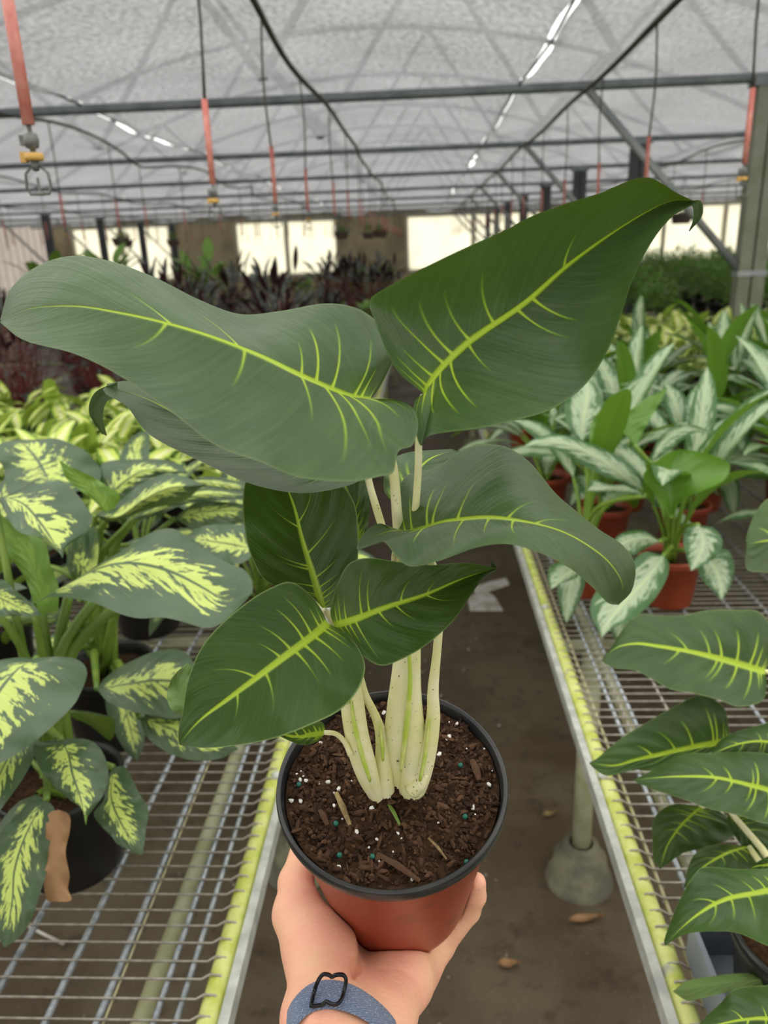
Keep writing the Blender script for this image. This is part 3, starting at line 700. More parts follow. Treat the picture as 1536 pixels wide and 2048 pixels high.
# leaf behind the drooping one, small low leaf and pale folded leaf
leaf_px(hero, 'hero', [(790, 1010), (820, 960), (855, 920), (905, 900)], [(790, 1010), (768, 980), (775, 930), (815, 905), (905, 898)], [(790, 1010), (850, 1000), (900, 960), (925, 910), (905, 898)], .52, .54, dl=.02, dr=-.02, seed=8, nu=60, nv=31, vein=True, vw=.6)
leaf_px(hero, 'hero', [(652, 1466), (620, 1470), (590, 1474), (545, 1462)], [(652, 1466), (645, 1445), (610, 1440), (570, 1440), (545, 1460)], [(652, 1466), (632, 1484), (605, 1490), (575, 1480), (545, 1464)], .50, .47, seed=9, painted_shade=1.0, nu=60, nv=31, vein=True, vw=.8)
leaf_px(hero, 'hero', [(395, 1430), (372, 1400), (356, 1370), (372, 1330)], [(395, 1430), (350, 1425), (334, 1395), (345, 1355), (375, 1325)], [(395, 1430), (410, 1390), (400, 1350), (375, 1325)], .44, .45, seed=10, nu=40, nv=21, flip=True, name='folded_leaf')
# stems and petioles
def stem(pts, rad, name='petiole', m='stem', n=22, sides=12, flat=1., parent=hero):
    pts = [(x, y, z + ZOFF * min(1., max(0., (y - 1250) / 345))) for x, y, z in pts]
    P3 = [U(*p) for p in pts]
    if pts[0][1] > 1580: P3 = [P3[0] - AX * .014] + P3; rad = [rad[0]] + list(rad)
    return mk(name, tube(P3, rad, sides, n=n, flat=flat), M[m], parent)
zs = .552
ZOFF = float((on_soil(795, 1595, .0) - CAM).dot(BAS[:, 2])) - .552
stem([(800, 1598, zs + .014), (797, 1560, zs + .008), (803, 1460, .525), (812, 1310, .492), (806, 1160, .468), (795, 1040, .445), (785, 930, .425), (760, 850, .412), (744, 800, .408)], [.0095, .0118, .0105, .0080, .0058, .0036, .0030, .0026, .0022], 'main_stem', n=40)
stem([(818, 1592, zs + .006), (824, 1500, .53), (822, 1390, .505), (826, 1250, .48), (826, 1100, .458), (836, 950, .432), (838, 870, .42), (848, 790, .412)], [.0080, .0088, .0062, .0048, .0038, .0022, .002, .002], n=34)
stem([(802, 1540, .528), (812, 1460, .508), (820, 1370, .487), (818, 1300, .474)], [.0022, .0036, .0032, .0022], 'sheath', 'sheath', flat=.5)
stem([(770, 1070, .452), (760, 1040, .455), (742, 980, .455), (734, 945, .452)], [.0022, .0024, .0022, .002], n=14)
stem([(818, 1290, .482), (800, 1180, .47), (790, 1120, .462), (800, 1072, .443)], [.0030, .0026, .0024, .002], n=16)
stem([(826, 1590, zs + .004), (848, 1530, .535), (866, 1440, .515), (866, 1380, .505), (875, 1290, .49), (880, 1180, .478), (850, 1100, .47), (800, 1020, .515)], [.0075, .0060, .0040, .0028, .0026, .0025, .0023, .002], n=34)
stem([(840, 1560, .530), (850, 1510, .522), (858, 1440, .508)], [.0022, .0030, .0010], 'sheath', 'sheath', n=12, flat=.5)
stem([(853, 1550, .532), (842, 1564, .537), (824, 1579, .543)], [.0012, .0050, .0062], 'sheath', 'stem', n=10)
# left cluster
stem([(762, 1600, zs + .006), (735, 1550, .535), (708, 1460, .515), (695, 1380, .495), (690, 1300, .475), (668, 1256, .436)], [.0066, .0080, .0062, .0048, .0032, .002], n=30)
stem([(757, 1605, zs), (742, 1540, .525), (722, 1460, .505), (712, 1380, .49), (692, 1290, .466), (658, 1250, .434)], [.0040, .0046, .0045, .0036, .0026, .002], n=28)
stem([(740, 1560, .525), (722, 1500, .51), (708, 1440, .498), (703, 1400, .492)], [.0020, .0036, .0034, .0014], 'sheath', 'sheath', n=14, flat=.5)
stem([(772, 1595, zs + .004), (766, 1530, .535), (762, 1470, .525), (750, 1430, .515), (730, 1390, .505), (715, 1340, .49), (680, 1260, .475), (648, 1220, .462)], [.0065, .0055, .0040, .0028, .0026, .0024, .0022, .002], n=30)
stem([(766, 1520, .525), (764, 1480, .518), (760, 1445, .512)], [.0016, .0028, .0010], 'sheath', 'sheath', n=10, flat=.5)
stem([(702, 1510, .516), (690, 1485, .512), (672, 1468, .506), (650, 1465, .50)], [.0022, .0018, .0016, .0015], n=14)
stem([(692, 1400, .495), (680, 1405, .49), (672, 1412, .485)], [.004, .003, .0008], 'sheath', 'sheath', n=8, flat=.5)
stem([(722, 1450, .512), (712, 1412, .502), (706, 1380, .497)], [.0022, .0040, .0030], 'sheath', 'stem_green', n=10, flat=.6)

# ------------------------------------------------------------------ the hand (one continuous surface grown from a distance field)
def surface_nets(D, org, h):
    s = D < 0; nx, ny, nz = D.shape
    acc = np.zeros((nx - 1, ny - 1, nz - 1, 3)); cnt = np.zeros((nx - 1, ny - 1, nz - 1))
    def crn(A, o): return A[o[0]:nx - 1 + o[0], o[1]:ny - 1 + o[1], o[2]:nz - 1 + o[2]]
    for ax in range(3):
        for p in range(2):
            for q in range(2):
                o = [0, 0, 0]; oth = [i for i in range(3) if i != ax]; o[oth[0]] = p; o[oth[1]] = q
                o2 = list(o); o2[ax] = 1
                a, b = crn(D, o), crn(D, o2); mk_ = (a < 0) != (b < 0)
                t = np.where(mk_, a / np.where(mk_, a - b, 1), 0)
                pt = np.zeros(acc.shape) + np.array(o); pt[..., ax] = t
                acc += pt * mk_[..., None]; cnt += mk_
    act = cnt > 0; idx = -np.ones(act.shape, dtype=np.int64); idx[act] = np.arange(act.sum())
    cell = np.argwhere(act)
    V = org + (cell + acc[act] / cnt[act][:, None]) * h
    Fs = []
    for ax in range(3):
        oth = [(ax + 1) % 3, (ax + 2) % 3]
        a = [slice(None)] * 3; b = [slice(None)] * 3; a[ax] = slice(0, -1); b[ax] = slice(1, None)
        for o in oth: a[o] = slice(1, -1); b[o] = slice(1, -1)
        sa, sb = s[tuple(a)], s[tuple(b)]
        for sign in (0, 1):
            e = np.argwhere((sa != sb) & (sa == bool(sign)))
            if not len(e): continue
            e = e.copy()
            for o in oth: e[:, o] += 1
            q = []
            for d0, d1 in ((-1, -1), (0, -1), (0, 0), (-1, 0)):
                c = e.copy(); c[:, oth[0]] += d0; c[:, oth[1]] += d1; q.append(idx[c[:, 0], c[:, 1], c[:, 2]])
            q = np.stack(q, 1); Fs.append(q if sign else q[:, ::-1])
    return V, np.concatenate(Fs)
def build_hand():
    h = .0017
    lo = np.array([-.145, .20, .92]); hi = np.array([.085, .60, 1.22])
    n3 = [int((hi[i] - lo[i]) / h) + 1 for i in range(3)]
    xs = [(lo[i] + h * np.arange(n3[i])).astype(np.float32) for i in range(3)]
    D = np.full(n3, .05, dtype=np.float32)
    def sub(a, b, pad):
        mn = np.minimum(a, b) - pad; mx = np.maximum(a, b) + pad
        return tuple(slice(max(0, int((mn[i] - lo[i]) / h)), max(0, min(n3[i], int((mx[i] - lo[i]) / h) + 2))) for i in range(3))
    def grid(sl): return np.stack(np.meshgrid(*[xs[i][sl[i]] for i in range(3)], indexing='ij'), -1)
    def cap(X, a, b, ra, rb):
        a = np.array(a, dtype=np.float32); b = np.array(b, dtype=np.float32); ab = b - a
        t = np.clip(((X - a) @ ab) / float(ab @ ab), 0, 1)
        return np.linalg.norm(X - a - t[..., None] * ab, axis=-1) - (ra + (rb - ra) * t)
    def smin(a, b, k):
        q = np.clip(.5 + .5 * (b - a) / k, 0, 1); return b * (1 - q) + a * q - k * q * (1 - q)
    u = U
    def add(a, b, ra, rb, k=.010):
        sl = sub(a, b, max(ra, rb) + .022)
        D[sl] = smin(D[sl], cap(grid(sl), a, b, ra, rb), k)
    # forearm, flattened by two parallel bars
    add(u(628, 2040, .512), u(640, 2420, .42), .0225, .027); add(u(752, 2055, .525), u(765, 2420, .43), .0235, .027, .02); add(u(690, 2045, .508), u(700, 2420, .42), .0235, .027, .02)
    # heel of the hand, ball of the thumb, ball of the little finger
    add(u(648, 2010, .525), u(640, 1900, .552), .0225, .0235, .014)
    add(u(640, 1905, .552), u(597, 1828, .575), .0240, .0185, .012)
    add(u(765, 2030, .530), u(800, 1958, .568), .0215, .0235, .014)
    add(u(800, 1958, .568), u(822, 1948, .60), .0225, .018, .010)
    add(u(690, 2020, .535), u(730, 1955, .60), .022, .024, .016)
    # palm under the pot
    pc = lambda x, y, z: on_pot(x, y, z)
    add(u(730, 1955, .60), pc(-.012, -.005, -.022), .024, .018, .016)
    add(u(800, 1958, .585), pc(.030, -.005, -.020), .020, .017, .016)
    add(pc(-.012, -.005, -.022), pc(-.020, .045, -.018), .018, .014, .016); add(pc(.030, -.005, -.020), pc(.026, .042, -.018), .017, .013, .016)
    add(u(640, 1905, .565), pc(-.030, .0, -.016), .020, .015, .016)
    # thumb up the side of the pot
    add(u(597, 1828, .575), u(592, 1765, .598), .0175, .0130, .008)
    add(u(592, 1765, .598), u(612, 1690, .632), .0128, .0112, .006)
    add(u(612, 1690, .632), u(640, 1640, .662), .0110, .0080, .005)
    # little finger along the other side
    add(u(828, 1945, .60), u(878, 1893, .615), .0165, .0120, .009)
    add(u(878, 1893, .615), u(937, 1822, .612), .0108, .0090, .004)
    add(u(937, 1822, .612), u(951, 1792, .604), .0092, .0082, .003); add(u(951, 1792, .604), u(953, 1764, .598), .0082, .0074, .003)
    # three fingers behind the pot
    for x0, x1, x2 in ((-.030, -.045, -.036), (-.006, -.012, -.008), (.020, .026, .022)):
        add(pc(x0, .042, -.016), pc(x1, .078, .012), .0115, .0098, .006); add(pc(x1, .078, .012), pc(x1, .083, .045), .0098, .0088, .004); add(pc(x1, .083, .045), pc(x2, .084, .068), .0088, .0076, .004)
    # crease between the two balls, tendons and wrist folds
    def groove(pts, r, depth):
        for p, q in zip(pts[:-1], pts[1:]):
            sl = sub(p, q, r * 2.5)
            D[sl] += depth * np.exp(-(cap(grid(sl), p, q, 0., 0.) / r) ** 2)
    groove([u(703, 1915, .555), u(706, 1940, .535), u(700, 1975, .518), u(690, 2010, .505)], .0042, .0036)
    groove([u(600, 1975, .495), u(650, 1962, .493), u(720, 1968, .500)], .0022, .0014)
    groove([u(818, 1935, .545), u(845, 1975, .545), u(850, 2010, .545)], .0030, .0018)
    groove([u(770, 1945, .545), u(790, 1985, .54), u(800, 2020, .535)], .0030, .0014)
    groove([u(575, 1905, .53), u(592, 1975, .50)], .003, .0016)
    # the pot presses into the hand
    X = grid((slice(None),) * 3); Q = X - BASEC.astype(np.float32); ha = Q @ AX; rr = np.linalg.norm(Q - ha[..., None] * AX, axis=-1)
    R_ = np.interp(np.clip(ha, 0, POT_H), [0, .012, POT_H], [.0530, .0555, .0760])
    pd = np.maximum(np.maximum(rr - R_, -ha - .0005), ha - POT_H - .01) - .0002
    D = np.maximum(D, -pd)
    rim = np.maximum(rr - .0812, np.abs(ha - (POT_H - .006)) - .0075); D = np.maximum(D, -rim)
    D[:, :, -1] = 1; D[:, :, 0] = 1; D[0] = 1; D[-1] = 1; D[:, 0] = 1; D[:, -1] = 1
    return surface_nets(D, lo, h)
def mat_skin():
    t = NT('skin'); o = t.pos(); n = t.noise(o, 26., 4.); p = t.noise(o, 260., 4., .7); 
    sp = t.N('SeparateXYZ'); t.set(sp.inputs[0], o)
    cr = t.noise(t.xyz(t.math('MULTIPLY', sp.outputs[0], 60.), t.math('MULTIPLY', sp.outputs[1], 240.), t.math('MULTIPLY', sp.outputs[2], 200.)), 1., 3.)
    c = t.mix(t.ramp(n, .32, .68), (.84, .48, .30), (.84, .40, .28)); c = t.mix(t.math('MULTIPLY', t.ramp(p, .5, .75), .25), c, (.62, .29, .19))
    hh = t.math('MULTIPLY_ADD', p, .5, t.math('MULTIPLY', cr, .5))
    return t.done(t.bsdf(c, .48, t.bump(hh, .6, .0014), Subsurface_Weight=.10, Subsurface_Radius=(.006, .003, .0015), Specular_IOR_Level=.35))
M['skin'] = mat_skin()
hv, hf = build_hand()
hand = mk('person', (hv, hf), M['skin'])
sm = hand.modifiers.new('smooth', 'SMOOTH'); sm.factor = .5; sm.iterations = 4
T(hand, 'person: bare left hand and forearm, palm up, holding the red pot from below', 'person')

# watch strap
def mat_band():
    t = NT('woven_band'); uvn = t.N('UVMap').outputs[0]; sp = t.N('SeparateXYZ'); t.set(sp.inputs[0], uvn); x = sp.outputs[0]; y = sp.outputs[1]
    zig = t.math('ABSOLUTE', t.math('SUBTRACT', t.math('FRACT', t.math('MULTIPLY', y, 4.)), .5))
    w = t.math('SINE', t.math('MULTIPLY', t.math('ADD', x, t.math('MULTIPLY', zig, .012)), 1900.))
    n = t.noise(t.obj(), 900., 2.)
    c = t.mix(t.ramp(w, -.4, .6), (.12, .16, .27), (.20, .26, .38)); c = t.mix(t.ramp(n, .60, .70), c, (.48, .53, .62))
    return t.done(t.bsdf(c, .75, t.bump(t.math('MULTIPLY_ADD', n, .8, w), .6, .0008), Sheen_Weight=.2))
M['band'] = mat_band(); M['buckle'] = plain('black_metal', (.012, .012, .013), .25, metal=.6)
watch = empty('watch_strap', U(690, 2040, .48))
T(watch, 'blue-grey woven watch strap with a black adjuster loop, worn on the wrist', 'watch strap')
ring = [(566, 2080), (585, 2032), (618, 1998), (655, 1988), (700, 1996), (745, 2022), (785, 2062), (812, 2110)]
def hit(px, py):
    """front surface of the wrist along the ray, from the bars of the forearm"""
    r_ = ray(px, py); best = None
    for z in np.arange(.40, .60, .0005):
        p = CAM + r_ * z
        for a, b, ra, rb in WR:
            ab = b - a; t = np.clip((p - a).dot(ab) / ab.dot(ab), 0, 1)
            if np.linalg.norm(p - a - t * ab) < ra + (rb - ra) * t: return z
    return .51
WR = [(U(628, 2040, .512), U(640, 2420, .42), .0235, .028), (U(752, 2055, .525), U(765, 2420, .43), .0245, .028), (U(690, 2045, .508), U(700, 2420, .42), .0255, .029), (U(648, 2010, .525), U(640, 1900, .552), .0235, .0245), (U(765, 2030, .53), U(800, 1958, .568), .0225, .0245)]
zr = [hit(*p) for p in ring]
zr[0] = max(zr[0], zr[1] + .012) ; zr[-1] = max(zr[-1], zr[-2] + .012)
R3 = np.array([U(px, py, z - .0035) for (px, py), z in zip(ring, zr)])
cen = R3.mean(0) + BAS[:, 2] * .04
back = np.array([U(805, 2150, .545), U(700, 2140, .575), U(590, 2120, .55)])
Cl = spline(np.vstack([R3, back, R3[:1]]), 90)[:-1]
fore = U(700, 2420, .42) - U(690, 2045, .508); fore /= np.linalg.norm(fore)
wd = .0095; Vb = []; uvb = []; d = np.r_[0, np.cumsum(np.linalg.norm(np.diff(Cl, axis=0), axis=1))]
for i, p in enumerate(Cl):
    nrm = p - cen; nrm -= fore * nrm.dot(fore); nrm /= np.linalg.norm(nrm)
    for a, b, yv in ((-1, 0, 0), (-.9, 1, .05), (-.3, 1.2, .33), (.3, 1.2, .66), (.9, 1, .95), (1, 0, 1), (.9, -1, 1), (-.9, -1, 0)):
        Vb.append(p + fore * a * wd + nrm * b * .0011); uvb.append((d[i], yv))
m_ = len(Cl); Fb = [(i * 8 + k, i * 8 + (k + 1) % 8, ((i + 1) % m_) * 8 + (k + 1) % 8, ((i + 1) % m_) * 8 + k) for i in range(m_) for k in range(8)]
mk('strap', (np.array(Vb), Fb), M['band'], watch, uv=uvb)
bz = hit(655, 1985) - .0105
loop = [(622, 2012), (628, 1985), (636, 1962), (646, 1949), (658, 1950), (664, 1954), (671, 1950), (686, 1950), (692, 1960), (688, 1982), (682, 2000), (672, 2009), (660, 2007), (653, 2003), (645, 2009), (632, 2012)]
lp = [U(px, py, min(hit(px, py), bz + .012) - .0078) for px, py in loop]
mk('adjuster_loop', tube(spline(np.array(lp + lp[:1]), 80)[:-1], .0013, 8, closed=True), M['buckle'], watch)

# ------------------------------------------------------------------ bench plants: leaf prototypes and rosettes
def proto_leaf(name, mat, stemmat, L, W, pet, e0, e1, e2, fold=.25, curl=.15, wave=.0, shape='ovate', nu=11, nv=7, pr_=.004, tw=0.):
    """petiole from the origin, blade along +Y; elevations e0 (petiole), e1..e2 (blade) in radians"""
    n = 6; pts = [np.zeros(3)]
    for i in range(n): e = e0 + (e1 - e0) * (i / n) ** 2; pts.append(pts[-1] + np.array([0, math.cos(e), math.sin(e)]) * pet / n)
    tv, tf = tube(pts, [pr_, pr_ * .75, pr_ * .6], 5, cap=False); V = [tuple(v) for v in tv]; Fc = list(tf); mi = [1] * len(tf); uv = [(0, .5)] * len(tv)
    p = pts[-1]; b0 = len(V)
    for i in range(nu):
        u = i / (nu - 1); e = e1 + (e2 - e1) * u
        d = np.array([0, math.cos(e), math.sin(e)]); nn = np.array([0, -math.sin(e), math.cos(e)])
        if i: p = p + d * L / (nu - 1)
        if shape == 'ovate': w = W * 1.62 * (u ** .62) * ((1 - u) ** .72) * (1 - .18 * u)
        elif shape == 'lance': w = W * 1.75 * (u ** .75) * ((1 - u) ** .85)
        else: w = W * 1.25 * (u ** .33) * ((1 - u) ** .62)
        w = max(w, .0006)
        for j in range(nv):
            v = j / (nv - 1) * 2 - 1; a = abs(v)
            q = p + np.array([1., 0, 0]) * v * w * math.cos(fold) + nn * (a * w * math.sin(fold) - curl * w * a * a + wave * w * a * a * math.sin(u * 9 + (2 if v > 0 else 0))) + np.array([1., 0, 0]) * tw * u * u * L
            V.append(tuple(q)); uv.append((u, v * .5 + .5))
    for i in range(nu - 1):
        for j in range(nv - 1): b = b0 + i * nv + j; Fc.append((b, b + 1, b + nv + 1, b + nv)); mi.append(0)
    return new_mesh(name, np.array(V), Fc, [M[mat], M[stemmat]], True, mi, uv)
# every bench plant's leaves are turned and sized so that they pass beside, not through, their neighbours
from mathutils.bvhtree import BVHTree
HASH = {}; GEO = {}; QUEUE = []
def geo_of(me):
    if me.name not in GEO:
        v = np.empty(len(me.vertices) * 3); me.vertices.foreach_get('co', v)
        GEO[me.name] = (v.reshape(-1, 3), [tuple(p.vertices) for p in me.polygons])
    return GEO[me.name]
def cells(lo, hi):
    a = np.floor(lo / .2).astype(int); b = np.floor(hi / .2).astype(int)
    return [(i, j, k) for i in range(a[0], b[0] + 1) for j in range(a[1], b[1] + 1) for k in range(a[2], b[2] + 1)]
def register(owner, W, polys):
    lo, hi = W.min(0), W.max(0); it = (owner, lo, hi, BVHTree.FromPolygons(W.tolist(), polys))
    for c in cells(lo, hi): HASH.setdefault(c, []).append(it)
def clashes(owner, W, polys):
    lo, hi = W.min(0), W.max(0); seen = set(); tree = None; n = 0
    for c in cells(lo, hi):
        for it in HASH.get(c, ()):
            if it[0] == owner or id(it) in seen: continue
            seen.add(id(it))
            if (it[1] > hi).any() or (it[2] < lo).any(): continue
            if tree is None: tree = BVHTree.FromPolygons(W.tolist(), polys)
            n += len(tree.overlap(it[3]))
    return n + (60 if lo[2] < BZ + .006 else 0)
def grow():
    for (r, me, alts, loc, rot, sc, tries) in sorted(QUEUE, key=lambda q: q[0].location.y):
        base = np.array(r.location) + np.array(loc); best = None
        for k in range(tries):
            m = me if k == 0 else rnd.choice(alts)
            e = (rot[0] + (rnd.uniform(-.15, .15) if k else 0), rot[1] + (rnd.uniform(-.15, .15) if k else 0), rot[2] if k == 0 else rnd.uniform(0, 6.283))
            s_ = sc * (1. if k < 5 else rnd.uniform(.8, 1.) if k < 12 else rnd.uniform(.62, .9))
            from_ = Euler(e).to_matrix(); v, po = geo_of(m)
            W = (v * s_) @ np.array(from_).T + base
            n = clashes(r.name, W, po)
            if best is None or n < best[0]: best = (n, m, e, s_, W, po)
            if n == 0: break
        n, m, e, s_, W, po = best
        o = link('leaf', m, r, loc, None, s_); o.rotation_euler = e; register(r.name, W, po)
def D_(x): return math.radians(x)
PROTO = {
 'aglao': [proto_leaf('leaf', 'aglao', 'stem_lime', L, W, p, D_(a), D_(b), D_(c), f, cu, .12, 'ovate', 13, 9, .006, tw) for L, W, p, a, b, c, f, cu, tw in
   ((.26, .060, .15, 80, 66, 15, .35, .1, .05), (.27, .064, .16, 74, 54, -10, .3, .2, -.05), (.26, .064, .15, 68, 40, -30, .25, .2, .08), (.25, .063, .14, 62, 25, -45, .2, .25, -.06), (.23, .060, .11, 48, 5, -60, .15, .25, .04), (.20, .056, .06, 30, -25, -80, .15, .3, 0.), (.26, .056, .19, 85, 76, 40, .5, .0, -.03))],
 'camille': [proto_leaf('leaf', 'camille', 'stem_lime', L, W, p, D_(a), D_(b), D_(c), f, .15, .1, 'ovate', 9, 7, .004, tw) for L, W, p, a, b, c, f, tw in
   ((.17, .052, .15, 80, 55, 5, .45, .03), (.18, .055, .15, 72, 40, -20, .4, -.04), (.17, .055, .14, 62, 25, -40, .3, .05), (.16, .052, .13, 56, 12, -50, .25, -.03), (.15, .048, .16, 84, 68, 30, .5, 0.), (.15, .042, .09, 40, -10, -70, .2, .02))],
 'dieff': [proto_leaf('leaf', 'dieff', 'stem_green', L, W, p, D_(a), D_(b), D_(c), f, .2, .12, 'ovate', 15, 11, .007, tw) for L, W, p, a, b, c, f, tw in
   ((.24, .065, .16, 80, 55, 5, .3, .03), (.25, .070, .16, 68, 35, -30, .25, -.03), (.22, .065, .13, 55, 10, -55, .2, .04), (.20, .062, .09, 35, -20, -75, .15, 0.))],
 'cten': [proto_leaf('leaf', 'cten', 'stem_red', L, W, p, D_(a), D_(b), D_(c), f, .0, .0, 'lance', 6, 5, .003, tw) for L, W, p, a, b, c, f, tw in
   ((.14, .026, .40, 88, 75, 50, .3, .1), (.15, .028, .41, 80, 60, 20, .3, -.1), (.15, .028, .37, 71, 45, 0, .25, .1), (.14, .028, .31, 63, 30, -20, .25, -.1), (.13, .027, .23, 54, 15, -40, .2, 0.), (.13, .024, .46, 87, 80, 65, .4, .05))],
 'green': [proto_leaf('leaf', 'green', 'stem_green', L, W, p, D_(a), D_(b), D_(c), .25, .1, .0, 'ovate', 7, 5, .003, 0.) for L, W, p, a, b, c in
   ((.13, .045, .30, 86, 60, 20), (.13, .045, .26, 74, 40, -10), (.12, .042, .20, 60, 15, -40), (.12, .045, .34, 88, 75, 45))],
}
def pot_mesh(rt, rb, h, body, rimm):
    a = lathe([(.0005, 0), (rb, 0), (rb + .002, .004), (rt - .004, h - .022), (rt, h - .02), (rt + .003, h - .004), (rt + .001, h), (rt - .003, h - .001), (rt - .006, h - .012), (rt - .012, h - .03)], 32)
    return new_mesh('pot', a[0], a[1], M[body])
def soil_mesh(r, h):
    v, f = disc(r, h, 24, 6); v[:, 2] += np.random.RandomState(5).normal(0, .0018, len(v)); return new_mesh('soil', v, f, M['soil'])
POTS = {'terracotta': (pot_mesh(.073, .056, .125, 'terracotta', None), soil_mesh(.066, .107)),
        'black_pot': (pot_mesh(.085, .066, .15, 'black_pot', None), soil_mesh(.078, .128)),
        'black_small': (pot_mesh(.078, .060, .135, 'black_rim', None), soil_mesh(.070, .115))}
def plant(name, kind, pot, loc, nleaf, label, cat, group, sc=1., order=None, spread=0., rg=rnd, hpot=.11):
    r = empty(name, loc); T(r, label, cat, group)
    if pot:
        link('pot', POTS[pot][0], r); link('soil', POTS[pot][1], r); v, po = geo_of(POTS[pot][0]); register(r.name, v + np.array(r.location), po); v, po = geo_of(POTS[pot][1]); register(r.name, v + np.array(r.location), po)
    az = rg.uniform(0, 6.28); pr0 = PROTO[kind]
    for i in range(nleaf):
        az += 2.4 + rg.uniform(-.3, .3)
        me = pr0[min(len(pr0) - 1, int(abs(rg.gauss(0, .45)) * len(pr0)))] if order is None else pr0[order[i % len(order)]]
        QUEUE.append((r, me, pr0 if order is None else [pr0[q] for q in sorted(set(order))], (rg.uniform(-1, 1) * spread, rg.uniform(-1, 1) * spread, hpot - .01 + rg.uniform(0, .04) * sc), (rg.uniform(-.14, .14), rg.uniform(-.14, .14), az), sc * rg.uniform(.82, 1.12), 22 if kind in ('aglao', 'camille', 'dieff') else 10))
    return r

# --- near left: large variegated plants in black pots
ZB = BZ + .0041
P1 = empty('variegated_plant', (-.525, .885, ZB)); T(P1, 'large plant with yellow-feathered green leaves, a dry brown leaf against its black pot', 'plant')
P2 = empty('variegated_plant', (-.585, 1.20, ZB)); T(P2, 'large yellow-feathered green plant behind the one with the dry brown leaf', 'plant')
for p in (P1, P2): link('pot', POTS['black_pot'][0], p); link('soil', POTS['black_pot'][1], p)
K4 = dict(crop=4, nu=48, nv=25); K5 = dict(crop=5, nu=48, nv=25)
def dl(P, *a, **k):
    V = leaf_px(P, 'dieff', *a, **k); return V[0, V.shape[1] // 2]
def stalk(P, top, m='stem_green', r0=.009, r1=.004, h=.125, bend=.35, jit=.02, name='petiole'):
    b = np.array(P.location) + np.array([rnd.uniform(-1, 1) * jit, rnd.uniform(-1, 1) * jit, h])
    mid = b + (top - b) * .5 + np.array([0, 0, abs(top[2] - b[2]) * bend * .5]); mid[:2] = b[:2] + (top[:2] - b[:2]) * .3
    gt = tube([b, mid, top], [r0, (r0 + r1) / 2, r1], 8, n=12); mk(name, gt, M[m], P); register(P.name, np.array(gt[0]), gt[1])
tops = []
tops.append((P1, dl(P1, [(195, 1205), (400, 1085), (600, 985), (760, 960), (920, 985), (1060, 1035), (1200, 1110), (1300, 1170), (1400, 1185), (1490, 1140)],
   [(195, 1205), (330, 1140), (560, 985), (720, 890), (860, 800), (960, 762), (1040, 765), (1130, 830), (1220, 890), (1340, 960), (1440, 1000), (1490, 1070), (1492, 1140)],
   [(195, 1205), (300, 1165), (420, 1170), (560, 1200), (700, 1260), (820, 1290), (960, 1285), (1080, 1310), (1200, 1345), (1290, 1330), (1400, 1240), (1490, 1140)], 1.0, .93, dl=.05, dr=-.05, arch=-.02, seed=21, mp=1., **K4)))
tops.append((P1, dl(P1, [(-30, 585), (60, 580), (150, 625), (230, 720), (300, 820), (370, 935)], [(-30, 585), (0, 578), (180, 510), (340, 478), (420, 520), (490, 600), (540, 680), (540, 730), (490, 800), (410, 850), (385, 880), (370, 935)],
   [(-30, 585), (0, 605), (40, 680), (100, 770), (170, 800), (250, 815), (300, 860), (350, 905), (370, 935)], 1.02, .93, dl=.03, dr=-.03, seed=22, mp=1., **K4)))
tops.append((P2, dl(P2, [(300, 500), (230, 370), (160, 280), (100, 232)], [(300, 500), (150, 530), (50, 560), (20, 400), (-30, 340), (0, 260), (100, 232)], [(300, 500), (420, 510), (550, 520), (600, 440), (570, 370), (500, 300), (400, 250), (310, 225), (200, 235), (100, 232)], 1.22, 1.30, seed=23, mp=1., **K4)))
dl(P1, [(270, 1260), (230, 1080), (140, 880), (40, 760), (-40, 640)], [(200, 1260), (190, 1170), (140, 1040), (60, 930), (0, 850), (-40, 640)], [(345, 1260), (345, 1100), (300, 980), (260, 830), (130, 790), (60, 720), (-40, 640)], 1.02, 1.04, seed=24, flip=True, mp=1., **K4)
tops.append((P2, dl(P2, [(640, 690), (560, 560), (450, 450), (350, 355)], [(640, 690), (560, 600), (480, 540), (390, 460), (365, 400), (350, 355)], [(640, 690), (710, 570), (620, 500), (520, 440), (430, 400), (350, 355)], 1.18, 1.16, seed=25, flip=True, mp=1., **K4)))
tops.append((P2, dl(P2, [(560, 680), (700, 690), (850, 590), (1000, 520), (1200, 502)], [(560, 680), (700, 600), (800, 520), (900, 460), (1000, 438), (1100, 455), (1200, 500)], [(560, 680), (640, 720), (760, 690), (900, 640), (1080, 600), (1200, 505)], 1.17, 1.15, dl=.03, dr=.03, seed=26, mp=1., **K4)))
tops.append((P2, dl(P2, [(640, 560), (740, 480), (880, 410), (1110, 430)], [(640, 560), (590, 460), (600, 380), (680, 355), (800, 350), (960, 350), (1060, 380), (1110, 425)], [(640, 560), (690, 600), (760, 580), (850, 490), (950, 440), (1110, 435)], 1.24, 1.24, dl=.03, seed=27, mp=1., **K4)))
tops.append((P2, dl(P2, [(780, 705), (960, 630), (1100, 575), (1250, 555), (1480, 565)], [(780, 705), (960, 590), (1100, 540), (1240, 520), (1480, 548)], [(780, 705), (900, 690), (1100, 615), (1250, 600), (1480, 585)], 1.22, 1.2, dl=.03, seed=28, mp=1., **K4)))
tops.append((P2, dl(P2, [(1090, 480), (1250, 490), (1480, 525)], [(1090, 480), (1250, 452), (1480, 500)], [(1090, 480), (1200, 515), (1300, 542), (1480, 552)], 1.26, 1.24, dl=.03, seed=29, mp=1., **K4)))
tops.append((P2, dl(P2, [(1500, 880), (1350, 850), (1220, 830), (1100, 805)], [(1500, 880), (1480, 780), (1440, 740), (1330, 735), (1200, 745), (1100, 803)], [(1500, 880), (1480, 930), (1400, 970), (1280, 940), (1180, 880), (1100, 808)], 1.16, 1.12, dl=.03, dr=-.02, seed=30, mp=1., **K4)))
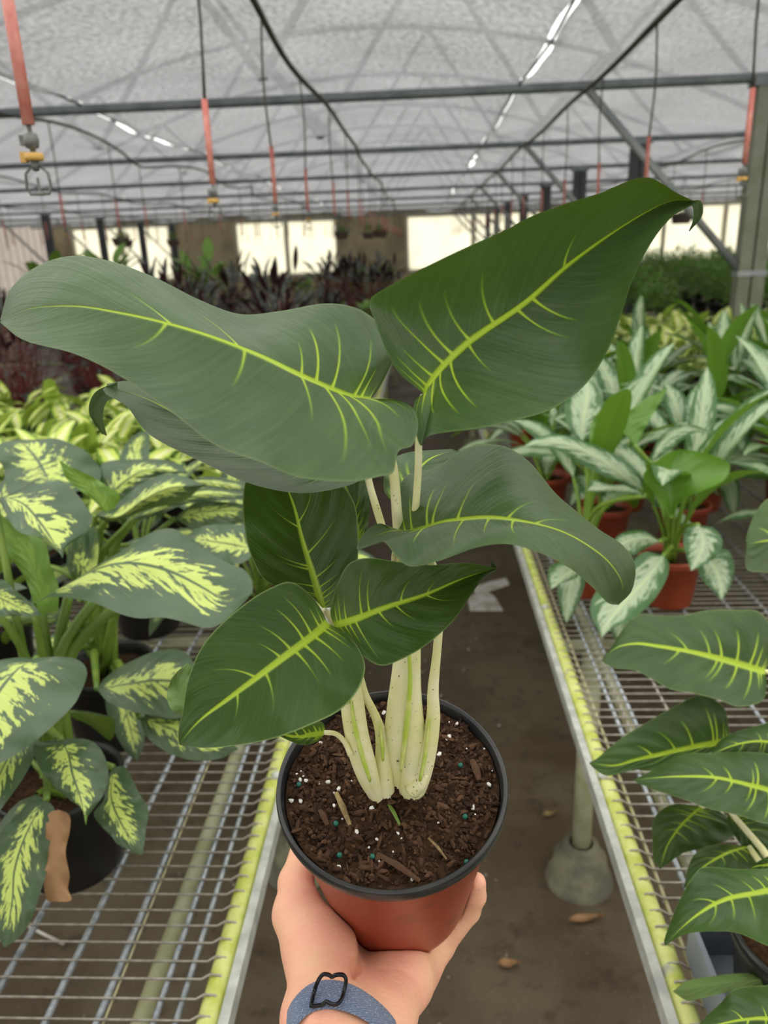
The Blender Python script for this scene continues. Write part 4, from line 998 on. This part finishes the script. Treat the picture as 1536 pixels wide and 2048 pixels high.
tops.append((P2, dl(P2, [(1030, 700), (1200, 660), (1480, 650)], [(1030, 700), (1150, 610), (1300, 600), (1480, 620)], [(1030, 700), (1150, 760), (1300, 745), (1480, 720)], 1.24, 1.2, seed=45, mp=1., **K4)))
tops.append((P1, dl(P1, [(-120, 1130), (0, 1170), (120, 1230), (245, 1272)], [(-120, 1130), (0, 1060), (100, 1130), (200, 1215), (245, 1271)], [(-120, 1130), (-60, 1270), (0, 1278), (120, 1278), (245, 1273)], .98, .95, seed=31, mp=1., **K4)))
dl(P1, [(420, 900), (480, 980), (560, 1050), (590, 820)], [(400, 860), (400, 1000), (480, 1080), (590, 830)], [(430, 840), (520, 760), (570, 750), (590, 820)], 1.10, 1.12, seed=46, mp=1., **K4)
tops.append((P1, dl(P1, [(180, 40), (60, 120), (-60, 300), (-120, 590)], [(180, 40), (60, 40), (-60, 80), (-200, 250), (-170, 500), (-120, 590)], [(180, 40), (300, 33), (390, 50), (432, 110), (400, 210), (350, 290), (200, 430), (60, 530), (-50, 580), (-120, 592)], .93, .84, dl=.03, dr=-.01, seed=32, mp=1., **K5)))
tops.append((P2, dl(P2, [(480, 195), (620, 170), (800, 150), (1000, 180)], [(480, 195), (530, 130), (640, 60), (800, 0), (930, 20), (1000, 178)], [(480, 195), (540, 260), (640, 300), (760, 325), (900, 330), (1000, 182)], 1.13, 1.06, dl=.05, dr=-.03, seed=33, mp=1., **K5)))
tops.append((P2, dl(P2, [(690, 335), (830, 380), (980, 450), (1180, 490)], [(690, 335), (800, 318), (900, 328), (1050, 400), (1180, 487)], [(690, 335), (720, 420), (800, 490), (900, 535), (1000, 550), (1100, 535), (1180, 492)], 1.10, 1.0, dl=.03, dr=-.02, seed=34, mp=1., **K5)))
tops.append((P1, dl(P1, [(300, 440), (340, 520), (360, 620), (400, 740), (425, 870)], [(300, 440), (180, 460), (165, 500), (200, 590), (260, 670), (330, 730), (400, 780), (430, 820), (425, 870)], [(300, 440), (420, 440), (490, 480), (530, 560), (535, 640), (510, 720), (460, 790), (432, 830), (425, 870)], .93, .87, dr=.02, dl=.01, seed=35, mp=1., **K5)))
tops.append((P1, dl(P1, [(560, 580), (550, 730), (600, 860), (660, 950), (705, 1010)], [(560, 580), (530, 640), (515, 740), (465, 810), (500, 870), (550, 920), (580, 960), (640, 990), (690, 1015), (705, 1012)], [(560, 580), (620, 580), (655, 640), (690, 710), (735, 790), (725, 880), (715, 960), (705, 1008)], .97, .91, seed=36, mp=1., **K5)))
tops.append((P1, dl(P1, [(230, 740), (170, 830), (110, 960), (70, 1100), (60, 1250), (20, 1470)], [(230, 740), (150, 750), (100, 800), (30, 870), (-30, 960), (-60, 1100), (-40, 1300), (15, 1470)], [(230, 740), (270, 790), (262, 880), (238, 1000), (230, 1100), (200, 1200), (170, 1300), (130, 1380), (75, 1440), (25, 1472)], .90, .84, dr=.01, dl=.01, seed=37, mp=1., **K5)))
for P, t_ in tops: stalk(P, t_)
for k in range(4): stalk(P1, np.array([-.50 + .05 * k - .04, .95, 1.17]), r0=.011, r1=.007, jit=.03)
leaf_px(P1, 'dieff', [(290, 790), (285, 900), (270, 1050), (285, 1240)], [(290, 790), (235, 820), (225, 950), (215, 1100), (230, 1235), (285, 1245)], [(290, 790), (345, 820), (345, 900), (325, 1000), (345, 1120), (335, 1180), (355, 1240), (285, 1248)], .895, .885, crop=5, nu=30, nv=13, name='dry_leaf', label='dry brown dead leaf hanging against the black pot', ripple=.006, mp=1.)
for o in P1.children:
    if o.name.startswith('dry_leaf'): o.data.materials[0] = M['dry_leaf']
for P_, nl in ((P1, 9), (P2, 12)):
    for i in range(nl):
        az = rnd.uniform(-.2, 3.4) if P_ is P1 else rnd.uniform(0, 6.28)
        QUEUE.append((P_, PROTO['dieff'][2 + i % 2], PROTO['dieff'][2:], (rnd.uniform(-.02, .02), rnd.uniform(-.02, .02), .12 + .02 * i), (0, 0, az), rnd.uniform(.75, 1.0), 22))
# more of the same behind and to the left
for x, y in ((-.84, 1.02), (-.90, 1.38), (-.36, 1.52), (-.66, 1.62), (-1.0, 1.75), (-1.12, 1.1), (-.82, .68)):
    plant('variegated_plant', 'dieff', 'black_pot', (x, y, ZB), 9, 'large yellow and green variegated plant in a black pot, crowded beside its taller neighbours', 'plant', 'large variegated plants on the left bench', .95)

# --- lime field of small variegated plants on the left bench
for i, y in enumerate(np.arange(1.98, 3.35, .23)):
    for x in np.linspace(-.36, -1.94, 8):
        plant('lime_variegated_plant', 'camille', 'black_small', (x + rnd.uniform(-.03, .03), y + rnd.uniform(-.03, .03), ZB), 13, 'small cream and lime variegated plant massed behind the large variegated plants', 'plant', 'lime variegated plants massed on the left bench', 1.0, spread=.02)
# --- dark-leaved, red-stemmed plants
for x, y, s_ in ((-1.95, 3.65, .95), (-1.55, 3.75, .9), (-1.15, 3.9, .95), (-.75, 4.1, .95), (-1.9, 4.3, 1.05), (-1.35, 4.5, 1.12), (-.9, 4.8, 1.15), (-1.75, 5.0, 1.1), (-1.3, 5.3, 1.15), (-.6, 5.0, .85), (-.5, 7.2, 1.1), (-.75, 7.8, 1.15), (-.35, 8.2, 1.05), (-.95, 8.4, 1.1), (-2.9, 4.4, .95), (-3.1, 5.4, 1.05)):
    plant('dark_leaved_plant', 'cten', 'black_small', (x, y, ZB), 92, 'bushy plant with narrow dark silver-banded leaves on red stems, ' + ('massed behind the lime plants' if y < 6.5 else 'standing far along the aisle'), 'plant', 'dark-leaved red-stemmed plants ' + ('behind the lime ones' if y < 6.5 else 'along the aisle'), s_, order=[0, 1, 2, 3, 4, 5, 2, 3, 1], spread=.085)
# --- leafy green plants farther off
for x, y, s_ in ((-2.95, 6.4, 1.75), (-2.72, 6.9, 1.8), (-1.97, 7.2, 1.7), (-1.3, 9.0, 1.0), (-.7, 9.6, 1.0), (-.5, 10.4, 1.0), (-1.0, 10.6, 1.0), (-.4, 6.2, .8), (-.7, 6.3, .8), (-.45, 11.5, 1.), (-.9, 11.8, 1.)):
    plant('leafy_green_plant', 'green', 'black_small', (x, y, ZB), 34, 'leafy mid-green potted plant on the bench beyond the dark-leaved plants', 'plant', 'leafy green plants beyond the dark-leaved ones', s_, spread=.06)

# --- right bench: near plants like the held one
Q1 = empty('lime_veined_plant', (.66, 1.02, ZB)); T(Q1, 'dark green lime-veined plant on the bench in front of the silver plants', 'plant')
Q2 = empty('lime_veined_plant', (.402, .645, ZB + .004)); T(Q2, 'dark green plant with lime veins whose black pot stands in the grey tray', 'plant')
for p in (Q1, Q2): link('pot', POTS['black_small'][0], p); link('soil', POTS['black_small'][1], p)
K8 = dict(crop=8, nu=170, nv=61, vein=True); tops = []
def hl(P, *a, **k):
    V = leaf_px(P, 'hero', *a, painted_shade=.45, **k); tops.append((P, V[0, V.shape[1] // 2]))
hl(Q1, [(1330, 347), (1250, 322), (1100, 280), (950, 245), (800, 220), (700, 210), (610, 230), (540, 290)], [(1330, 347), (1365, 250), (1370, 150), (1300, 58), (1200, 48), (1050, 50), (930, 75), (800, 75), (720, 72), (650, 130), (590, 220), (540, 290)], [(1330, 347), (1335, 420), (1310, 490), (1200, 515), (1100, 480), (980, 450), (870, 430), (780, 380), (700, 340), (610, 330), (560, 310), (540, 292)], .97, .93, dl=.04, dr=-.04, seed=51, vw=2.4, **K8)
hl(Q1, [(1165, 682), (1040, 702), (950, 720), (830, 745), (700, 775), (600, 800), (480, 788)], [(1165, 682), (1150, 600), (1130, 520), (1060, 470), (990, 465), (880, 520), (760, 590), (660, 650), (580, 710), (520, 762), (480, 785)], [(1165, 682), (1140, 692), (1050, 742), (950, 762), (850, 790), (780, 825), (700, 820), (620, 840), (560, 848), (510, 820), (480, 790)], .95, .90, dl=.01, dr=-.01, seed=52, vw=2.2, **K8)
hl(Q1, [(1400, 930), (1250, 890), (1080, 855), (900, 852), (780, 860), (690, 870)], [(1400, 930), (1430, 850), (1400, 760), (1250, 735), (1060, 740), (940, 745), (830, 800), (690, 870)], [(1400, 930), (1420, 1030), (1343, 1080), (1200, 1040), (1050, 1005), (900, 950), (800, 920), (690, 872)], .86, .84, dl=.04, dr=-.03, seed=53, vw=1.5, **K8)
hl(Q1, [(1420, 700), (1300, 680), (1180, 700), (1060, 750)], [(1420, 700), (1400, 590), (1300, 605), (1180, 640), (1110, 680), (1060, 748)], [(1420, 700), (1400, 800), (1250, 800), (1120, 780), (1060, 752)], .91, .89, dl=.03, seed=54, vw=1., **K8)
hl(Q1, [(1020, 1000), (950, 1060), (890, 1130), (850, 1200), (820, 1300)], [(1020, 1000), (900, 985), (820, 1020), (785, 1080), (785, 1160), (790, 1250), (820, 1300)], [(1020, 1000), (1120, 1030), (1195, 1100), (1150, 1160), (1020, 1200), (930, 1225), (850, 1280), (822, 1300)], .92, .87, dl=-.02, dr=.01, seed=55, vw=1.2, **K8)
hl(Q2, [(1150, 1010), (1220, 1080), (1290, 1160), (1350, 1260)], [(1150, 1010), (1150, 1080), (1210, 1180), (1280, 1250), (1350, 1262)], [(1150, 1010), (1260, 1010), (1400, 1060), (1430, 1180), (1352, 1262)], .90, .88, seed=56, vw=1., **K8)
hl(Q2, [(1250, 1190), (1150, 1220), (1030, 1290), (938, 1392)], [(1250, 1190), (1120, 1180), (1010, 1210), (960, 1280), (936, 1390)], [(1250, 1190), (1330, 1240), (1300, 1310), (1060, 1320), (940, 1392)], .88, .85, seed=57, vw=1., **K8)
hl(Q2, [(1420, 1385), (1300, 1410), (1150, 1440), (1030, 1500), (930, 1580), (845, 1670)], [(1420, 1385), (1440, 1320), (1380, 1300), (1200, 1300), (1040, 1290), (985, 1330), (920, 1440), (870, 1560), (842, 1640), (845, 1670)], [(1420, 1385), (1470, 1560), (1440, 1680), (1343, 1670), (1200, 1610), (1080, 1600), (960, 1610), (900, 1635), (845, 1672)], .76, .73, dl=.03, dr=-.03, seed=58, vw=1.4, **K8)
hl(Q2, [(1420, 1300), (1350, 1280), (1290, 1285), (1250, 1300)], [(1420, 1300), (1380, 1230), (1300, 1260), (1250, 1298)], [(1420, 1300), (1380, 1330), (1300, 1320), (1250, 1302)], .82, .82, seed=60, vw=1., **K8)
leaf_px(Q2, 'hero', [(1400, 1830), (1250, 1835), (1080, 1860), (885, 1890)], [(1400, 1830), (1343, 1805), (1200, 1803), (1050, 1820), (950, 1840), (885, 1888)], [(1400, 1830), (1343, 1860), (1250, 1870), (1120, 1900), (1000, 1930), (950, 1935), (885, 1892)], .80, .78, dl=.02, seed=59, crop=8, nu=50, nv=25, flip=True, label='yellowing leaf turned underside up')
hl(Q2, [(1500, 2060), (1350, 2020), (1200, 2030), (990, 2075)], [(1500, 2060), (1480, 1900), (1400, 1858), (1300, 1865), (1180, 1880), (1110, 1950), (1050, 2005), (990, 2070)], [(1500, 2060), (1480, 2250), (1300, 2280), (1100, 2180), (990, 2080)], .66, .66, dl=.03, dr=-.03, seed=61, vw=1., **K8)
for P, t_ in tops: stalk(P, t_, 'stem', .006, .003, .115)
Q3 = plant('lime_veined_plant', 'green', 'black_small', (.83, 1.22, ZB), 0, 'lime-veined plant of which one broad leaf shows beside a red pot', 'plant', None)
tops = []
hl(Q3, [(1800, 500), (1600, 545), (1500, 560), (1420, 580)], [(1800, 500), (1680, 300), (1536, 325), (1460, 420), (1415, 540), (1418, 580)], [(1800, 500), (1700, 800), (1536, 735), (1440, 725), (1412, 690), (1418, 582)], 1.08, 1.04, dl=.04, dr=-.03, crop=7, nu=100, nv=51, vein=True, vw=1.6, seed=62)
for P, t_ in tops: stalk(P, t_, 'stem', .006, .003, .115)
# grey tray
tx0, tx1, ty0, ty1 = .3165, .66, .50, .735
tr = empty('plant_tray', ((tx0 + tx1) / 2, (ty0 + ty1) / 2, ZB - .002)); T(tr, 'grey plastic tray on the wire bench under the lime-veined plant', 'tray')
zt_ = BZ + .0041
mk('tray_base', box(tx0, tx1, ty0, ty1, zt_, zt_ + .004), M['grey_plastic'], tr, False)
for bxs in ((tx0 - .004, tx0 + .002, ty0, ty1), (tx1 - .002, tx1 + .004, ty0, ty1), (tx0, tx1, ty0 - .004, ty0 + .002), (tx0, tx1, ty1 - .002, ty1 + .004)): mk('tray_wall', box(*bxs, zt_, zt_ + .055), M['grey_plastic'], tr, False)

# --- silver-leaved plants in red pots
AG = 'silver and green leaved plant in a red-brown pot, massed on the right bench'
ags = []
for j, y in enumerate(np.arange(1.74, 3.75, .34)):
    for i, x in enumerate(np.arange(.40 if j % 2 == 0 else .50, 1.95, .26)): ags.append((x + rnd.uniform(-.03, .03), y + rnd.uniform(-.03, .03)))
ags = [a for a in ags if not (abs(a[1] - 1.74) < .1 and a[0] < .72) and not (a[1] < 1.9 and a[0] > 1.35)]
for x, y in ags:
    near = y < 2.0
    plant('silver_leaved_plant', 'aglao', 'terracotta', (x, y, ZB), 11 if near else 15, AG, 'plant', 'silver-leaved plants on the right bench', 1.06 if not near else .95, order=[0, 1, 6, 2, 1, 3, 0, 2, 6, 4, 3, 1, 2], spread=.015)
A1 = plant('silver_leaved_plant', 'aglao', 'terracotta', (.585, 1.735, ZB), 8, 'silver-leaved plant with bright green leaf backs and silver leaves drooping over its red pot', 'plant', None, 1., order=[0, 6, 1, 0, 6])
A2 = plant('silver_leaved_plant', 'aglao', 'terracotta', (.39, 1.80, ZB), 7, 'silver-leaved plant with its red pot right at the lime-stained bench edge', 'plant', None, 1.05, order=[2, 3, 0, 4, 1, 6, 3])
K7 = dict(crop=7, nu=40, nv=21, mp=1.); K6 = dict(crop=6, nu=40, nv=21, mp=1.); tops = []
def ag(P, *a, **k):
    V = leaf_px(P, 'aglao', *a, **k); tops.append((P, V[0, V.shape[1] // 2]))
ag(A1, [(1150, 470), (1180, 560), (1150, 650), (1112, 722)], [(1150, 470), (1085, 490), (1068, 560), (1085, 640), (1108, 720)], [(1150, 470), (1240, 490), (1285, 560), (1255, 640), (1180, 690), (1115, 722)], 1.62, 1.58, seed=71, **K7)
ag(A1, [(1200, 640), (1250, 720), (1275, 800), (1280, 885)], [(1200, 640), (1145, 700), (1180, 780), (1230, 830), (1278, 885)], [(1200, 640), (1300, 600), (1350, 690), (1330, 800), (1283, 885)], 1.66, 1.62, seed=72, **K7)
ag(A1, [(960, 640), (870, 760), (740, 900), (660, 1000), (618, 1090)], [(960, 640), (850, 620), (760, 700), (620, 800), (560, 890), (560, 980), (615, 1088)], [(960, 640), (990, 690), (970, 780), (900, 890), (800, 980), (680, 1040), (620, 1090)], 1.64, 1.52, dl=.02, dr=-.02, seed=73, **K7)
ag(A2, [(500, 700), (430, 740), (340, 825)], [(500, 700), (400, 670), (330, 700), (320, 770), (338, 824)], [(500, 700), (480, 760), (400, 790), (342, 826)], 1.72, 1.66, seed=74, **K7)
ag(A1, [(940, 560), (850, 540), (760, 560), (660, 620)], [(940, 560), (850, 500), (740, 510), (680, 560), (660, 618)], [(940, 560), (860, 600), (780, 640), (660, 622)], 1.68, 1.62, dl=.02, seed=75, **K7)
ag(A1, [(1000, 420), (998, 280), (1005, 150), (1060, 55)], [(985, 420), (930, 320), (845, 205), (920, 115), (1000, 65), (1060, 50)], [(1015, 420), (1060, 330), (1150, 290), (1290, 225), (1322, 130), (1200, 75), (1062, 52)], 1.64, 1.68, dl=-.05, dr=-.05, flip=True, seed=76, **K7)
ag(A2, [(820, 1520), (700, 1430), (560, 1330), (400, 1260), (250, 1240), (130, 1275)], [(820, 1520), (810, 1440), (700, 1340), (560, 1270), (420, 1215), (300, 1200), (200, 1225), (130, 1272)], [(820, 1520), (720, 1490), (600, 1440), (460, 1370), (340, 1300), (230, 1275), (130, 1278)], 1.72, 1.66, dl=.02, seed=77, **K6)
ag(A1, [(770, 1260), (740, 1150), (840, 1040), (955, 935)], [(770, 1265), (690, 1140), (800, 1020), (955, 933)], [(780, 1265), (850, 1130), (910, 1030), (958, 938)], 1.74, 1.76, flip=True, seed=78, **K6)
ag(A2, [(570, 1330), (580, 1200), (610, 1120), (655, 1010)], [(520, 1330), (510, 1240), (540, 1100), (655, 1008)], [(630, 1330), (640, 1220), (650, 1100), (658, 1012)], 1.80, 1.82, flip=True, seed=79, **K6)
ag(A2, [(470, 1240), (480, 1100), (500, 980), (500, 880)], [(470, 1240), (390, 1150), (370, 1020), (430, 900), (500, 878)], [(470, 1240), (560, 1180), (600, 1060), (560, 940), (502, 880)], 1.86, 1.92, seed=80, **K6)
ag(A1, [(870, 1360), (930, 1250), (1050, 1170), (1215, 1190)], [(870, 1360), (890, 1260), (960, 1180), (1060, 1145), (1150, 1160), (1215, 1188)], [(870, 1360), (960, 1300), (1050, 1230), (1120, 1190), (1215, 1192)], 1.66, 1.64, seed=81, **K6)
ag(A2, [(840, 1550), (700, 1500), (600, 1510), (500, 1520)], [(840, 1550), (720, 1490), (620, 1485), (530, 1460), (500, 1518)], [(840, 1550), (700, 1540), (600, 1530), (500, 1524)], 1.64, 1.62, seed=82, **K6)
for P, t_ in tops: stalk(P, t_, 'stem_lime', .006, .005, .10, bend=.3)

# --- lime plants and feathery green plants farther along the right side
for y in np.arange(3.95, 5.5, .27):
    for x in np.arange(.5, 2.05, .26):
        plant('lime_variegated_plant', 'camille', 'black_small', (x + rnd.uniform(-.03, .03), y + rnd.uniform(-.03, .03), ZB), 12, 'small plant with cream and lime variegated leaves, massed behind the silver plants', 'plant', 'lime variegated plants behind the silver ones', 1.05, spread=.02)
def feather_mesh(seed):
    g_ = random.Random(seed); V = []; Fc = []; uv = []
    for i in range(900):
        a = g_.uniform(0, 6.283); rr = .168 * math.sqrt(g_.random()); z = .52 * (1 - (rr / .26) ** 2) * g_.uniform(.45, 1.) + .12
        c = np.array([rr * math.cos(a), rr * math.sin(a), z]); az = g_.uniform(0, 6.28); el = g_.uniform(-.1, 1.2); L = g_.uniform(.028, .046); w = L * .26
        d = np.array([math.cos(az) * math.cos(el), math.sin(az) * math.cos(el), math.sin(el)]); sd = np.array([-math.sin(az), math.cos(az), 0])
        b = len(V); V += [c, c + d * L * .5 + sd * w, c + d * L, c + d * L * .5 - sd * w]; uv += [(0, .5), (.5, 1), (1, .5), (.5, 0)]; Fc.append((b, b + 1, b + 2, b + 3))
    return new_mesh('foliage', np.array(V), Fc, M['green'], True, None, uv)
FM = [feather_mesh(i) for i in range(3)]
fn = 0
for y in np.arange(6.2, 11.6, .45):
    for x in np.arange(.55, 4.6, .42):
        if 2.06 < x < 2.5: continue
        r = empty('feathery_plant', (x + rnd.uniform(-.006, .006), y + rnd.uniform(-.012, .012), ZB)); T(r, 'bushy feathery green plant massed on the bench near the pale roof post', 'plant', 'feathery green plants near the post')
        link('pot', POTS['black_small'][0], r); o = link('foliage', FM[fn % 3], r, None, rnd.uniform(0, 6.28), (1., 1., rnd.uniform(.9, 1.12))); o['kind'] = 'stuff'; fn += 1
for P in (P1, P2, Q1, Q2):
    for me in ('black_pot',) if P in (P1, P2) else ('black_small',):
        for q in POTS[me]: v, po = geo_of(q); register(P.name, v + np.array(P.location), po)
for owner, V in PX:
    W = V[::max(1, V.shape[0] // 24), ::max(1, V.shape[1] // 12)]; register(owner, W.reshape(-1, 3), [tuple(int(i) for i in q) for q in grid_faces(*W.shape[:2])])
grow()
# --- hanging baskets before the end wall
for x, y, s_ in ((-7.6, PIPE_Y[8], .8), (-6.6, PIPE_Y[7], .7), (-7.3, PIPE_Y[9], .8), (-1.5, PIPE_Y[9], .9), (-2.0, PIPE_Y[8], .7), (-1.0, PIPE_Y[8], .7), (4.6, PIPE_Y[6], .5)):
    r = empty('hanging_basket', (x, y, 1.75)); T(r, 'dark hanging basket of trailing foliage before the end wall', 'basket', 'hanging baskets before the end wall')
    mk('basket', lathe([(.001, 1.75), (.14, 1.75), (.2, 1.92), (.21, 1.93), (.19, 1.93)], 16, None, (x, y, 0)), M['dark_board'], r)
    o = link('foliage', FM[0], r, (0, 0, .0), 0, (.9 * s_, .9 * s_, .8 * s_)); o['kind'] = 'stuff'
    for a in (0, 2.09, 4.19): mk('hanger', tube([(x + .2 * math.cos(a), y + .2 * math.sin(a), 1.93), (x, y, PZ)], .004, 4), M['hose'], r)
